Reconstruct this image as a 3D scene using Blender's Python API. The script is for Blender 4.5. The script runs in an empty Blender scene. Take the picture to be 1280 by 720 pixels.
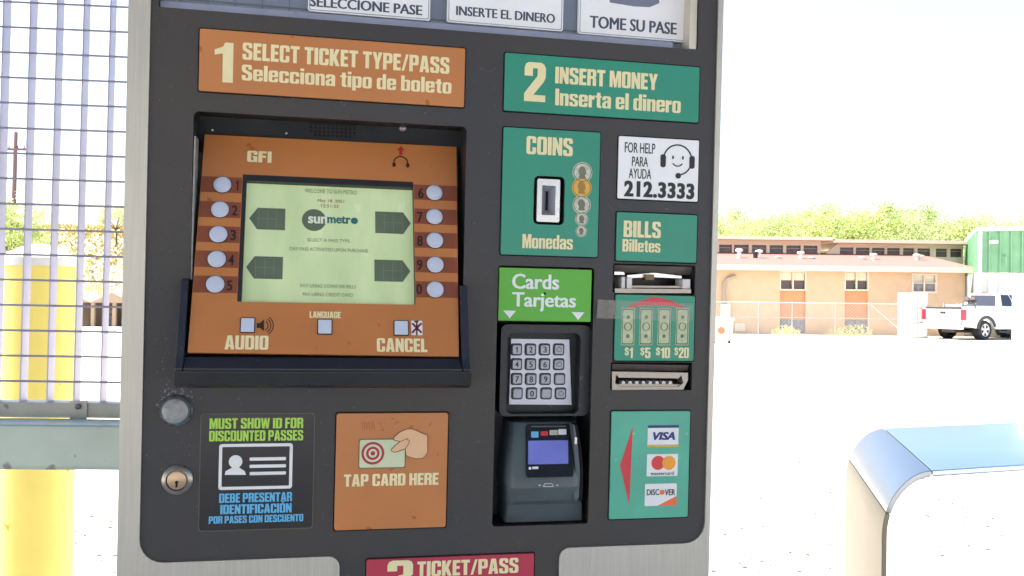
import bpy, bmesh, math, random
from mathutils import Vector, Matrix, noise
R = math.radians
sc = bpy.context.scene
C = sc.collection

# ------------------------------------------------------------------ camera
F = 1200.0                      # focal length in photo pixels (1280 wide)
HORIZ = 372.0
pit = math.atan((HORIZ-360)/F); rol = R(0.7)
r0 = Vector((1,0,0)); u0_ = Vector((0,-math.sin(pit),math.cos(pit))); b0 = Vector((0,-math.cos(pit),-math.sin(pit)))
rr_ = r0*math.cos(rol)+u0_*math.sin(rol); uu_ = u0_*math.cos(rol)-r0*math.sin(rol)
CAM = Vector((0,0,1.45))
Cw = Matrix(((rr_.x,uu_.x,b0.x,CAM.x),(rr_.y,uu_.y,b0.y,CAM.y),(rr_.z,uu_.z,b0.z,CAM.z),(0,0,0,1)))
cd = bpy.data.cameras.new('camera'); cam = bpy.data.objects.new('camera', cd); C.objects.link(cam)
cam.matrix_world = Cw; cd.sensor_width = 36; cd.lens = F/1280*36; cd.clip_start = .05; cd.clip_end = 3000
sc.camera = cam

# ------------------------------------------------------------------ light
SUN_EL, SUN_AZ = 58, -82        # azimuth from +Y towards +X
SKY, SUN, EXPO = .14, 4.5, 1.95
w = bpy.data.worlds.new('World'); sc.world = w; w.use_nodes = True
nt = w.node_tree; bg = nt.nodes['Background']; sky = nt.nodes.new('ShaderNodeTexSky')
sky.sky_type = 'NISHITA'; sky.sun_disc = False; sky.sun_elevation = R(SUN_EL); sky.sun_rotation = R(SUN_AZ)
sky.air_density = 1.0; sky.dust_density = 4.0
nt.links.new(sky.outputs[0], bg.inputs[0]); bg.inputs[1].default_value = SKY
sd = bpy.data.lights.new('sun','SUN'); sd.energy = SUN; sd.angle = R(.5); sd.color = (1,.95,.87)
so = bpy.data.objects.new('sun', sd); C.objects.link(so)
sv = Vector((math.sin(R(SUN_AZ))*math.cos(R(SUN_EL)), math.cos(R(SUN_AZ))*math.cos(R(SUN_EL)), math.sin(R(SUN_EL))))
so.rotation_euler = sv.to_track_quat('Z','Y').to_euler(); so.location = (0,0,20)
vs = sc.view_settings; vs.view_transform = 'Standard'; vs.look = 'None'; vs.exposure = EXPO; vs.gamma = 1; vs.use_curve_mapping = False

# ------------------------------------------------------------------ materials
def lin(c):
    return tuple(((v/255)/12.92 if v/255 <= .04045 else ((v/255+.055)/1.055)**2.4) for v in c)+(1,)
MC = {}
def mat(name, col, rough=.5, metal=0, spec=.5, var=.08, scale=30, bump=0, bscale=400, stretch=None, coat=0, emit=0, col2=None, alpha=1, spots=None, trans=0):
    if name in MC: return MC[name]
    m = bpy.data.materials.new(name); m.use_nodes = True; t = m.node_tree; n = t.nodes; L = t.links
    b = n['Principled BSDF']; c1 = lin(col)
    b.inputs['Roughness'].default_value = rough; b.inputs['Metallic'].default_value = metal
    b.inputs['Specular IOR Level'].default_value = spec; b.inputs['Coat Weight'].default_value = coat
    b.inputs['Alpha'].default_value = alpha
    tc = n.new('ShaderNodeTexCoord'); mp = n.new('ShaderNodeMapping'); L.new(tc.outputs['Object'], mp.inputs[0])
    if stretch: mp.inputs['Scale'].default_value = stretch
    no = n.new('ShaderNodeTexNoise'); no.inputs['Scale'].default_value = scale; no.inputs['Detail'].default_value = 6
    L.new(mp.outputs[0], no.inputs[0])
    rp = n.new('ShaderNodeValToRGB'); rp.color_ramp.elements[0].position = .3; rp.color_ramp.elements[1].position = .7
    c2 = lin(col2) if col2 else tuple(min(1, x*(1+var)) for x in c1[:3])+(1,)
    ca = c1 if col2 else tuple(x*(1-var) for x in c1[:3])+(1,)
    rp.color_ramp.elements[0].color = ca; rp.color_ramp.elements[1].color = c2
    L.new(no.outputs[0], rp.inputs[0]); out = rp.outputs[0]
    if spots:       # (colour, threshold, scale) little worn specks
        vo = n.new('ShaderNodeTexNoise'); vo.inputs['Scale'].default_value = spots[2]; vo.inputs['Detail'].default_value = 2
        L.new(tc.outputs['Object'], vo.inputs[0])
        r2 = n.new('ShaderNodeValToRGB'); r2.color_ramp.elements[0].position = spots[1]; r2.color_ramp.elements[1].position = spots[1]+.03
        L.new(vo.outputs[0], r2.inputs[0])
        mx = n.new('ShaderNodeMix'); mx.data_type = 'RGBA'; L.new(r2.outputs[0], mx.inputs[0]); L.new(out, mx.inputs[6]); mx.inputs[7].default_value = lin(spots[0])
        out = mx.outputs[2]
    L.new(out, b.inputs['Base Color'])
    mr = n.new('ShaderNodeMapRange'); mr.inputs[3].default_value = max(.02, rough-.08); mr.inputs[4].default_value = min(1, rough+.08)
    L.new(no.outputs[0], mr.inputs[0]); L.new(mr.outputs[0], b.inputs['Roughness'])
    if emit:
        L.new(out, b.inputs['Emission Color']); b.inputs['Emission Strength'].default_value = emit
    if trans: b.inputs['Transmission Weight'].default_value = trans
    if bump:
        bn = n.new('ShaderNodeTexNoise'); bn.inputs['Scale'].default_value = bscale; bn.inputs['Detail'].default_value = 4; L.new(mp.outputs[0], bn.inputs[0])
        bp = n.new('ShaderNodeBump'); bp.inputs['Strength'].default_value = bump; bp.inputs['Distance'].default_value = .002
        L.new(bn.outputs[0], bp.inputs['Height']); L.new(bp.outputs[0], b.inputs['Normal'])
    MC[name] = m; return m
m_plate = mat('dark_powder_coat', (43,47,56), .40, col2=(61,57,53), scale=2.6, bump=.25, bscale=900, spots=((105,108,112), .735, 260))
m_steel = mat('brushed_stainless', (188,186,178), .42, metal=.6, var=.07, scale=14, stretch=(30,1,30), bump=.12, bscale=60)
m_black = mat('black_moulding', (36,38,41), .38, var=.15, bump=.15, spots=((90,92,96), .77, 180))
m_navy = mat('dark_blue_black_tray', (34,38,52), .4, var=.12, bump=.2, spots=((120,124,130), .76, 150))
m_slate = mat('slate_plastic', (62,69,76), .5, var=.1, bump=.2, bscale=700, spots=((96,104,110), .74, 90))
m_dslate = mat('deep_slate_plastic', (42,47,52), .55, var=.15, bump=.2)
m_orange = mat('orange_print', (188,121,68), .34, var=.07, scale=12, spots=((168,92,44), .70, 40))
m_brown = mat('brown_stripe_print', (134,72,48), .4, var=.06, scale=20)
m_green = mat('sea_green_print', (38,142,118), .36, var=.06, scale=10)
m_green2 = mat('faded_sea_green_print', (84,174,150), .36, var=.1, scale=14, spots=((150,205,190), .72, 60))
m_lime = mat('lime_green_print', (82,172,48), .34, var=.05, scale=10)
m_pink = mat('crimson_print', (178,50,74), .4, var=.05, scale=12)
m_cream = mat('cream_lettering', (232,222,176), .5, var=.03)
m_white = mat('white_print', (226,230,234), .4, var=.03)
m_whitesign = mat('white_label', (238,241,246), .32, var=.02)
m_ink = mat('black_ink', (26,26,30), .45, var=.05)
m_greyink = mat('slate_blue_ink', (72,80,100), .5, var=.05)
m_brownink = mat('dark_brown_ink', (42,24,22), .5, var=.05)
m_red = mat('red_print', (206,58,68), .4, var=.06)
m_yg = mat('yellow_green_lettering', (168,216,80), .45, var=.03)
m_cyan = mat('sky_blue_lettering', (92,178,226), .45, var=.03)
m_iddark = mat('glossy_black_decal', (40,40,44), .25, var=.12, scale=6)
m_btn = mat('pale_blue_button', (196,206,226), .35, var=.03)
m_lcd = mat('lcd_glass', (174,194,144), .25, var=.05, scale=9, stretch=(3,1,1), coat=.8, emit=.08, col2=(194,211,164))
m_lcdk = mat('lcd_dark_pixels', (98,112,92), .4, var=.08)
m_lcds = mat('lcd_soft_pixels', (128,140,112), .4, var=.06)
m_lcdt = mat('lcd_teal_pixels', (52,112,116), .4, var=.05)
m_lcdr = mat('lcd_red_pixels', (150,96,72), .4, var=.05)
m_lcdg = mat('lcd_grey_pixels', (150,160,128), .4, var=.05)
m_chrome = mat('bright_metal', (205,205,208), .25, metal=.85, var=.05)
m_dull = mat('dull_grey_metal', (146,148,150), .5, metal=.5, var=.2, scale=120, bump=.5, bscale=300)
m_brass = mat('aged_brass', (196,168,140), .35, metal=.7, var=.1)
m_key = mat('keypad_metal', (148,152,164), .34, metal=.55, var=.06, scale=60)
m_kplate = mat('keypad_plate_metal', (196,200,214), .42, metal=.45, var=.04)
m_blue = mat('blue_lcd_glow', (98,106,178), .2, var=.08, scale=40, emit=.1)
m_skin = mat('printed_hand_tan', (222,180,140), .45, var=.04)
m_cardp = mat('printed_card_green', (200,212,178), .45, var=.04)
m_crim = mat('target_red', (176,34,62), .45, var=.05)
m_visa = mat('card_blue', (40,52,120), .4, var=.05)
m_gold = mat('gold_print', (214,172,74), .4, var=.1, scale=300)
m_silverp = mat('coin_silver_print', (194,196,180), .4, var=.25, scale=260)
m_coind = mat('coin_engraving', (112,118,104), .45, var=.1)
m_bill = mat('banknote_print', (186,196,160), .5, var=.14, scale=220)
m_billd = mat('banknote_green_ink', (92,118,92), .5, var=.1)
m_orc = mat('amber_print', (240,160,50), .4, var=.04)
m_windowbk = mat('display_backing', (120,132,150), .35, var=.12, scale=3, coat=.3)
m_tape = mat('clear_tape',(210,214,212),.15,var=.05,alpha=.09)
m_hole = mat('hole_and_shadow_black', (8,8,9), .9, var=0)
m_glass = mat('dark_window_glass', (30,32,44), .12, var=.2, scale=2)

# ------------------------------------------------------------------ geometry kit
def ray(x, y):
    d = Vector(((x-640)/F, (360-y)/F, -1)); return Cw.to_3x3() @ d
def G(x, y, z=0.0):
    d = ray(x, y); return CAM + d*((z-CAM.z)/d.z)
def W(x, y, Y):
    d = ray(x, y); return CAM + d*(Y/d.y)
a_, b_, c_ = .2150055525, .0136918555, -.0217841983; DIST = 1.15
MW = Cw @ Matrix.Translation((0,0,-DIST)) @ Matrix.Rotation(a_,4,'Y') @ Matrix.Rotation(b_,4,'X') @ Matrix.Rotation(c_,4,'Z')
ID4 = Matrix.Identity(4)
class Surf:
    def __init__(s, O=(0,0,0), ex=(1,0,0), ey=(0,1,0), base=MW):
        s.O = Vector(O); s.ex = Vector(ex).normalized(); s.ey = Vector(ey).normalized(); s.ez = s.ex.cross(s.ey); s.inv = base.inverted()
    def pt(s, u, v, w=0): return s.O+s.ex*u+s.ey*v+s.ez*w
    def hit(s, x, y, w=0):
        o = s.inv @ CAM; d = s.inv.to_3x3() @ ray(x, y); o2 = s.O+s.ez*w
        t = (o2-o).dot(s.ez)/d.dot(s.ez); p = o+d*t-s.O
        return p.dot(s.ex), p.dot(s.ey)
    def quad(s, tl, tr, br, bl, w=0):
        A,B,Cc,D = [s.hit(*q, w) for q in (tl,tr,br,bl)]
        return ((A[0]+D[0])/2, (B[0]+Cc[0])/2, (Cc[1]+D[1])/2, (A[1]+B[1])/2)
    def box(s, x0, y0, x1, y1, w=0):       # centre-line box
        xm, ym = (x0+x1)/2, (y0+y1)/2
        return (s.hit(x0,ym,w)[0], s.hit(x1,ym,w)[0], s.hit(xm,y1,w)[1], s.hit(xm,y0,w)[1])
FACE = Surf()
def rr(u0,u1,v0,v1,r=.004,n=4):
    r = min(r, abs(u1-u0)/2-1e-5, abs(v1-v0)/2-1e-5); P = []
    for cx,cy,a0 in ((u1-r,v1-r,0),(u0+r,v1-r,90),(u0+r,v0+r,180),(u1-r,v0+r,270)):
        for i in range(n+1):
            a = R(a0+90*i/n); P.append((cx+r*math.cos(a), cy+r*math.sin(a)))
    return P
def circ(u,v,r,n=24,ry=None): return [(u+r*math.cos(2*math.pi*i/n), v+(ry or r)*math.sin(2*math.pi*i/n)) for i in range(n)]
class MB:
    def __init__(s): s.v=[]; s.f=[]; s.m=[]
    def add(s, vs, fs, mi=0):
        b = len(s.v); s.v += [tuple(p) for p in vs]; s.f += [tuple(b+i for i in f) for f in fs]; s.m += [mi]*len(fs); return s
    def prism(s, S, pts, w0, w1, mi=0, inset=0):
        n = len(pts); cu = sum(p[0] for p in pts)/n; cv = sum(p[1] for p in pts)/n
        def sh(p):
            if not inset: return p
            d = math.hypot(p[0]-cu,p[1]-cv) or 1; k = 1-inset/d; return (cu+(p[0]-cu)*k, cv+(p[1]-cv)*k)
        vs = [S.pt(*p,w0) for p in pts]
        if inset: vs += [S.pt(*p,w1-inset*.8) for p in pts]
        vs += [S.pt(*sh(p),w1) for p in pts]
        k = 3 if inset else 2; fs = [tuple(reversed(range(n))), tuple((k-1)*n+i for i in range(n))]
        for q in range(k-1):
            fs += [(q*n+i, q*n+(i+1)%n, (q+1)*n+(i+1)%n, (q+1)*n+i) for i in range(n)]
        return s.add(vs, fs, mi)
    def boxw(s, x0,x1,y0,y1,z0,z1, mi=0, M=None):
        vs = [Vector((x,y,z)) for z in (z0,z1) for y in (y0,y1) for x in (x0,x1)]
        if M: vs = [M@v for v in vs]
        return s.add(vs, [(0,2,3,1),(4,5,7,6),(0,1,5,4),(2,6,7,3),(0,4,6,2),(1,3,7,5)], mi)
    def tube(s, path, rad, n=10, mi=0, cap=True):
        path = [Vector(p) for p in path]; rads = rad if isinstance(rad,(list,tuple)) else [rad]*len(path); vs = []
        up = None
        for i,p in enumerate(path):
            d = (path[min(i+1,len(path)-1)]-path[max(i-1,0)]).normalized()
            a = up if up is not None and abs(up.dot(d))<.99 else (Vector((0,0,1)) if abs(d.z)<.9 else Vector((1,0,0)))
            x = (a-d*a.dot(d)).normalized(); y = d.cross(x); up = x
            vs += [p+(x*math.cos(2*math.pi*k/n)+y*math.sin(2*math.pi*k/n))*rads[i] for k in range(n)]
        fs = [(i*n+k, i*n+(k+1)%n, (i+1)*n+(k+1)%n, (i+1)*n+k) for i in range(len(path)-1) for k in range(n)]
        if cap: fs += [tuple(reversed(range(n))), tuple((len(path)-1)*n+k for k in range(n))]
        return s.add(vs, fs, mi)
    def lathe(s, S, u, v, prof, n=28, mi=0):          # prof: (radius, w)
        vs = [S.pt(u+r*math.cos(2*math.pi*k/n), v+r*math.sin(2*math.pi*k/n), w) for r,w in prof for k in range(n)]
        fs = [(i*n+k, i*n+(k+1)%n, (i+1)*n+(k+1)%n, (i+1)*n+k) for i in range(len(prof)-1) for k in range(n)]
        fs += [tuple((len(prof)-1)*n+k for k in range(n))]
        return s.add(vs, fs, mi)
    def mesh(s, name, mats, bev=0, smooth=False, fix=True, seg=2):
        me = bpy.data.meshes.new(name); me.from_pydata(s.v, [], s.f)
        for i,m in enumerate(s.m): me.polygons[i].material_index = m
        for m in (mats if isinstance(mats,(list,tuple)) else [mats]): me.materials.append(m)
        if bev or fix:
            bm = bmesh.new(); bm.from_mesh(me); bmesh.ops.recalc_face_normals(bm, faces=bm.faces)
            if bev:
                es = [e for e in bm.edges if len(e.link_faces)==2 and e.calc_face_angle(0) > R(30)]
                bmesh.ops.bevel(bm, geom=es, offset=bev, segments=seg, profile=.6, affect='EDGES', clamp_overlap=True)
            bm.to_mesh(me); bm.free()
        if smooth:
            for p in me.polygons: p.use_smooth = True
            try: me.set_sharp_from_angle(angle=R(35))
            except Exception: pass
        return me
def link(name, me, parent=None, mw=None):
    o = bpy.data.objects.new(name, me); C.objects.link(o)
    if parent: o.parent = parent
    if mw is not None: o.matrix_local = mw
    return o
def obj(name, mb, mats, parent=None, **k): return link(name, mb.mesh(name, mats, **k), parent)
def thing(name, label, cat, mw=None, group=None):
    o = bpy.data.objects.new(name, None); C.objects.link(o); o.empty_display_size = .1
    if mw is not None: o.matrix_world = mw
    o['label'] = label; o['category'] = cat
    if group: o['group'] = group
    return o
def tag(o, label, cat, group=None):
    o['label'] = label; o['category'] = cat
    if group: o['group'] = group
    return o
def curve_mesh(cu):
    o = bpy.data.objects.new('temp_curve', cu); C.objects.link(o)
    dg = bpy.context.evaluated_depsgraph_get(); me = bpy.data.meshes.new_from_object(o.evaluated_get(dg))
    bpy.data.objects.remove(o); bpy.data.curves.remove(cu); return me
def holes(S, outer, inner, w0, w1):       # flat plate with openings, extruded from w0 to w1 -> MB
    cu = bpy.data.curves.new('temp','CURVE'); cu.dimensions = '2D'; cu.fill_mode = 'BOTH'; cu.extrude = .5
    for pts in [outer]+inner:
        sp = cu.splines.new('POLY'); sp.points.add(len(pts)-1); sp.use_cyclic_u = True
        for i,p in enumerate(pts): sp.points[i].co = (p[0],p[1],0,1)
    me = curve_mesh(cu); mb = MB()
    mb.add([S.pt(v.co.x, v.co.y, w0+(w1-w0)*(v.co.z+.5)) for v in me.vertices], [tuple(p.vertices) for p in me.polygons])
    bpy.data.meshes.remove(me); return mb
TXT = {}
def text_raw(s, heavy, smear, shear, space):
    key = (s,heavy,smear,shear,space)
    if key in TXT: return TXT[key]
    cu = bpy.data.curves.new('temp_text','FONT'); cu.body = s; cu.size = 1; cu.offset = heavy; cu.extrude = .5; cu.shear = shear
    cu.space_character = space; cu.resolution_u = 3
    me = curve_mesh(cu)
    V = [v.co.copy() for v in me.vertices]; Fc = [tuple(p.vertices) for p in me.polygons]; bpy.data.meshes.remove(me)
    vs, fs = [], []
    ks = [0] if not smear else [-smear, 0, smear]
    for j,k in enumerate(ks):
        b = len(vs); vs += [(v.x+k, v.y, (v.z+.5)*(1-.12*j)) for v in V]; fs += [tuple(b+i for i in f) for f in Fc]
    x0=min(v[0] for v in vs); x1=max(v[0] for v in vs); y0=min(v[1] for v in vs); y1=max(v[1] for v in vs)
    vs = [((v[0]-x0)/(x1-x0), (v[1]-y0)/(y1-y0), v[2]) for v in vs]
    TXT[key] = (vs, fs); return vs, fs
def text(mb, S, s, bx, w=0, t=.0004, heavy=.012, smear=.03, shear=0, space=1.0, mi=0, imp=False):
    u0,u1,v0,v1 = bx
    if imp: return impact(mb, S, s, bx, w, t)
    if s == '1': return impact(mb, S, s, (u0+(u1-u0)*.22, u1-(u1-u0)*.26, v0, v1), w, t)
    vs, fs = text_raw(s,heavy,smear,shear,space)
    mb.add([S.pt(u0+(u1-u0)*x, v0+(v1-v0)*y, w+t*z) for x,y,z in vs], fs, mi); return mb

# ---- heavy condensed poster lettering drawn as polygons (cap height 10)
def _rc(x0,y0,x1,y1): return [(x0,y0),(x1,y0),(x1,y1),(x0,y1)]
def _ro(w,h,c=1.0): return [(c,0),(w-c,0),(w-.3*c,.35*c),(w,1.2*c),(w,h-1.2*c),(w-.3*c,h-.35*c),(w-c,h),(c,h),(.3*c,h-.35*c),(0,h-1.2*c),(0,1.2*c),(.3*c,.35*c)]
_S=[(1,0),(4,0),(4.7,.4),(5,1.3),(5,4.2),(4.6,5.1),(1.9,6.8),(1.9,8.5),(3.1,8.5),(3.1,7),(4.9,7),(4.9,8.7),(4.6,9.6),(3.9,10),(1,10),(.3,9.6),(0,8.7),(0,6.3),(.5,5.4),(3.1,3.7),(3.1,1.5),(1.9,1.5),(1.9,3.3),(0,3.3),(0,1.3),(.3,.4)]
_b=[(0,0),(1.7,0),(1.8,.5),(2.5,0),(3.7,0),(4.4,.3),(4.7,1.1),(4.7,6.3),(4.4,7.1),(3.7,7.4),(2.6,7.4),(1.8,6.9),(1.8,10),(0,10)]
_hb=_rc(1.8,1.3,2.9,6.1)
IMP={ # char: (advance, [pieces: (outer, holes)])
'A':(5.3,[([(0,0),(1.4,10),(3.9,10),(5.3,0),(3.4,0),(3.2,1.9),(2.1,1.9),(1.9,0)],[[(2.3,3.6),(3.0,3.6),(2.65,7.6)]])]),
'B':(5,[([(0,0),(3.9,0),(4.7,.5),(5,1.4),(5,4),(4.4,5.1),(4.9,6),(4.9,8.6),(4.5,9.6),(3.7,10),(0,10)],[_rc(1.9,1.6,3.1,4.4),_rc(1.9,6,3,8.4)])]),
'C':(5,[([(1,0),(4,0),(4.7,.4),(5,1.3),(5,3.9),(3.1,3.9),(3.1,1.5),(1.9,1.5),(1.9,8.5),(3.1,8.5),(3.1,6.3),(5,6.3),(5,8.7),(4.7,9.6),(4,10),(1,10),(.3,9.6),(0,8.7),(0,1.3),(.3,.4)],[])]),
'D':(5,[([(0,0),(3.7,0),(4.6,.4),(5,1.4),(5,8.6),(4.6,9.6),(3.7,10),(0,10)],[_rc(1.9,1.6,3.1,8.4)])]),
'E':(4,[([(0,0),(4,0),(4,1.8),(1.9,1.8),(1.9,4.3),(3.7,4.3),(3.7,6),(1.9,6),(1.9,8.2),(4,8.2),(4,10),(0,10)],[])]),
'F':(4,[([(0,0),(1.9,0),(1.9,4.2),(3.7,4.2),(3.7,6),(1.9,6),(1.9,8.2),(4,8.2),(4,10),(0,10)],[])]),
'G':(5,[([(1,0),(2.9,0),(3.4,.8),(3.8,0),(5,0),(5,5.2),(2.7,5.2),(2.7,3.9),(3.1,3.9),(3.1,1.5),(1.9,1.5),(1.9,8.5),(3.1,8.5),(3.1,6.6),(5,6.6),(5,8.7),(4.7,9.6),(4,10),(1,10),(.3,9.6),(0,8.7),(0,1.3),(.3,.4)],[])]),
'H':(5,[([(0,0),(1.9,0),(1.9,4.2),(3.1,4.2),(3.1,0),(5,0),(5,10),(3.1,10),(3.1,6),(1.9,6),(1.9,10),(0,10)],[])]),
'I':(1.95,[(_rc(0,0,1.95,10),[])]),
'K':(5.2,[([(0,0),(1.9,0),(1.9,3.6),(3.2,0),(5.2,0),(3.4,5.3),(5,10),(3.1,10),(1.9,6.4),(1.9,10),(0,10)],[])]),
'L':(3.8,[([(0,0),(3.8,0),(3.8,1.8),(1.9,1.8),(1.9,10),(0,10)],[])]),
'M':(6.5,[([(0,0),(1.7,0),(1.7,6.4),(2.6,0),(3.9,0),(4.8,6.4),(4.8,0),(6.5,0),(6.5,10),(4.2,10),(3.25,4.6),(2.3,10),(0,10)],[])]),
'N':(5,[([(0,0),(1.7,0),(1.7,5),(3.3,0),(5,0),(5,10),(3.3,10),(3.3,5.4),(1.8,10),(0,10)],[])]),
'O':(5,[(_ro(5,10),[_rc(1.9,1.5,3.1,8.5)])]), '0':(5,[(_ro(5,10),[_rc(1.9,1.5,3.1,8.5)])]),
'\u00d3':(5,[(_ro(5,10),[_rc(1.9,1.5,3.1,8.5)]),([(1.8,10.6),(3,10.6),(4.2,12.6),(2.6,12.6)],[])]),
'P':(5,[([(0,0),(1.9,0),(1.9,3.8),(3.9,3.8),(4.7,4.2),(5,5.1),(5,8.7),(4.6,9.6),(3.7,10),(0,10)],[_rc(1.9,5.4,3.1,8.4)])]),
'R':(5,[([(0,0),(1.9,0),(1.9,4.3),(2.8,4.3),(3.1,3.9),(3.1,0),(5,0),(5,3.9),(4.5,5),(5,6),(5,8.7),(4.6,9.6),(3.7,10),(0,10)],[_rc(1.9,5.9,3.1,8.4)])]),
'S':(5,[(_S,[])]),
'T':(4.6,[([(1.35,0),(3.25,0),(3.25,8.2),(4.6,8.2),(4.6,10),(0,10),(0,8.2),(1.35,8.2)],[])]),
'U':(5,[([(1,0),(4,0),(4.7,.4),(5,1.3),(5,10),(3.1,10),(3.1,1.5),(1.9,1.5),(1.9,10),(0,10),(0,1.3),(.3,.4)],[])]),
'W':(7.2,[([(1,0),(3,0),(3.6,4.6),(4.2,0),(6.2,0),(7.2,10),(5.5,10),(5.1,4),(4.4,10),(2.8,10),(2.1,4),(1.7,10),(0,10)],[])]),
'Y':(5.1,[([(1.6,0),(3.5,0),(3.5,3.8),(5.1,10),(3.2,10),(2.55,6.4),(1.9,10),(0,10),(1.6,3.8)],[])]),
'/':(3.6,[([(0,0),(1.3,0),(3.6,10),(2.3,10)],[])]),
'1':(3.4,[([(1.5,0),(3.4,0),(3.4,10),(1.9,10),(1.5,8.9),(.0,8.1),(0,6.8),(1.5,7.2)],[])]),
'2':(4.9,[([(0,0),(4.9,0),(4.9,1.7),(2.1,1.7),(4.5,5.2),(4.9,6.3),(4.9,8.6),(4.5,9.6),(3.8,10),(1,10),(.3,9.6),(0,8.7),(0,6.5),(1.9,6.5),(1.9,8.5),(3.0,8.5),(3.0,6.6),(0,2)],[])]),
'3':(5,[([(1,0),(4,0),(4.7,.4),(5,1.3),(5,4.1),(4.3,5.1),(5,6),(5,8.7),(4.7,9.6),(4,10),(1,10),(.3,9.6),(0,8.7),(0,7),(1.9,7),(1.9,8.5),(3.1,8.5),(3.1,6),(2.2,5.8),(2.2,4.4),(3.1,4.2),(3.1,1.5),(1.9,1.5),(1.9,3.2),(0,3.2),(0,1.3),(.3,.4)],[])]),
'5':(5,[([(1,0),(4,0),(4.7,.4),(5,1.3),(5,5.2),(4.6,6.1),(3.9,6.4),(1.9,6.2),(1.9,8.3),(4.7,8.3),(4.7,10),(0,10),(0,4.6),(1.9,4.6),(1.95,5),(3.1,5),(3.1,1.5),(1.9,1.5),(1.9,3.2),(0,3.2),(0,1.3),(.3,.4)],[])]),
'$':(3.9,[([(x*.74,3+y*.66) for x,y in _S],[]),(_rc(1.5,2.1,2.2,3.0),[]),(_rc(1.5,9.6,2.2,10.3),[])]),
'a':(4.7,[([(.9,0),(2.1,0),(2.8,.5),(2.9,0),(4.7,0),(4.7,6.2),(4.3,7.1),(3.5,7.4),(1.1,7.4),(.3,7),(0,6.1),(0,4.9),(1.8,4.9),(1.8,6.1),(2.9,6.1),(2.9,4.9),(.6,3.8),(0,2.9),(0,.9),(.3,.2)],[[(1.8,1.2),(2.85,1.2),(2.85,3.6),(1.8,3)]])]),
'b':(4.7,[(_b,[_hb])]), 'd':(4.7,[([(4.7-x,y) for x,y in _b],[_hb])]),
'c':(4.7,[([(1,0),(3.7,0),(4.4,.3),(4.7,1.1),(4.7,2.9),(2.9,2.9),(2.9,1.3),(1.8,1.3),(1.8,6.1),(2.9,6.1),(2.9,4.7),(4.7,4.7),(4.7,6.3),(4.4,7.1),(3.7,7.4),(1,7.4),(.3,7.1),(0,6.3),(0,1.1),(.3,.3)],[])]),
'e':(4.7,[([(1,0),(3.7,0),(4.4,.3),(4.7,1.1),(4.7,2.5),(2.9,2.5),(2.9,1.3),(1.8,1.3),(1.8,3.3),(4.7,3.3),(4.7,6.3),(4.4,7.1),(3.7,7.4),(1,7.4),(.3,7.1),(0,6.3),(0,1.1),(.3,.3)],[_rc(1.8,4.4,2.9,6.1)])]),
'i':(1.85,[(_rc(0,0,1.85,7.4),[]),(_rc(0,8.4,1.85,10),[])]), 'l':(1.85,[(_rc(0,0,1.85,10),[])]),
'n':(4.6,[([(0,0),(1.8,0),(1.8,6),(2.8,6),(2.8,0),(4.6,0),(4.6,6.3),(4.3,7.1),(3.6,7.4),(2.5,7.4),(1.75,6.9),(1.7,7.4),(0,7.4)],[])]),
'o':(4.7,[(_ro(4.7,7.4),[_hb])]),
'p':(4.7,[([(0,-1.9),(1.8,-1.9),(1.8,.4),(2.6,0),(3.7,0),(4.4,.3),(4.7,1.1),(4.7,6.3),(4.4,7.1),(3.7,7.4),(2.5,7.4),(1.8,6.9),(1.7,7.4),(0,7.4)],[_hb])]),
'r':(3.2,[([(0,0),(1.8,0),(1.8,4.9),(3.2,4.9),(3.2,7.4),(2.4,7.3),(1.75,6.5),(1.7,7.4),(0,7.4)],[])]),
's':(4.5,[([(x*.9,y*.74) for x,y in _S],[])]),
't':(3.2,[([(.8,.9),(1.1,.3),(1.8,0),(3.2,0),(3.2,1.3),(2.6,1.4),(2.6,6.1),(3.2,6.1),(3.2,7.4),(2.6,7.4),(2.6,9.2),(.8,9.2),(.8,7.4),(0,7.4),(0,6.1),(.8,6.1)],[])]),
}
GC = {}
def glyph(ch):
    if ch in GC: return GC[ch]
    mb = MB(); U = Surf((0,0,0),(1,0,0),(0,1,0),ID4)
    for o,h in IMP[ch][1]:
        q = holes(U, o, h, 0, 1); mb.add(q.v, q.f)
    GC[ch] = mb; return mb
def impact(mb, S, s, bx, w=0, t=.0004, gapw=.5, space=2.1):
    u0,u1,v0,v1 = bx; x = 0; V = []; Fc = []
    for ch in s:
        if ch == ' ': x += space; continue
        g_ = glyph(ch); b = len(V); V += [(p[0]+x, p[1], p[2]) for p in g_.v]; Fc += [tuple(b+i for i in f) for f in g_.f]; x += IMP[ch][0]+gapw
    x0=min(v[0] for v in V); x1=max(v[0] for v in V); y0=min(v[1] for v in V); y1=max(v[1] for v in V)
    mb.add([S.pt(u0+(u1-u0)*(a-x0)/(x1-x0), v0+(v1-v0)*(b-y0)/(y1-y0), w+t*c) for a,b,c in V], Fc); return mb

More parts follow.
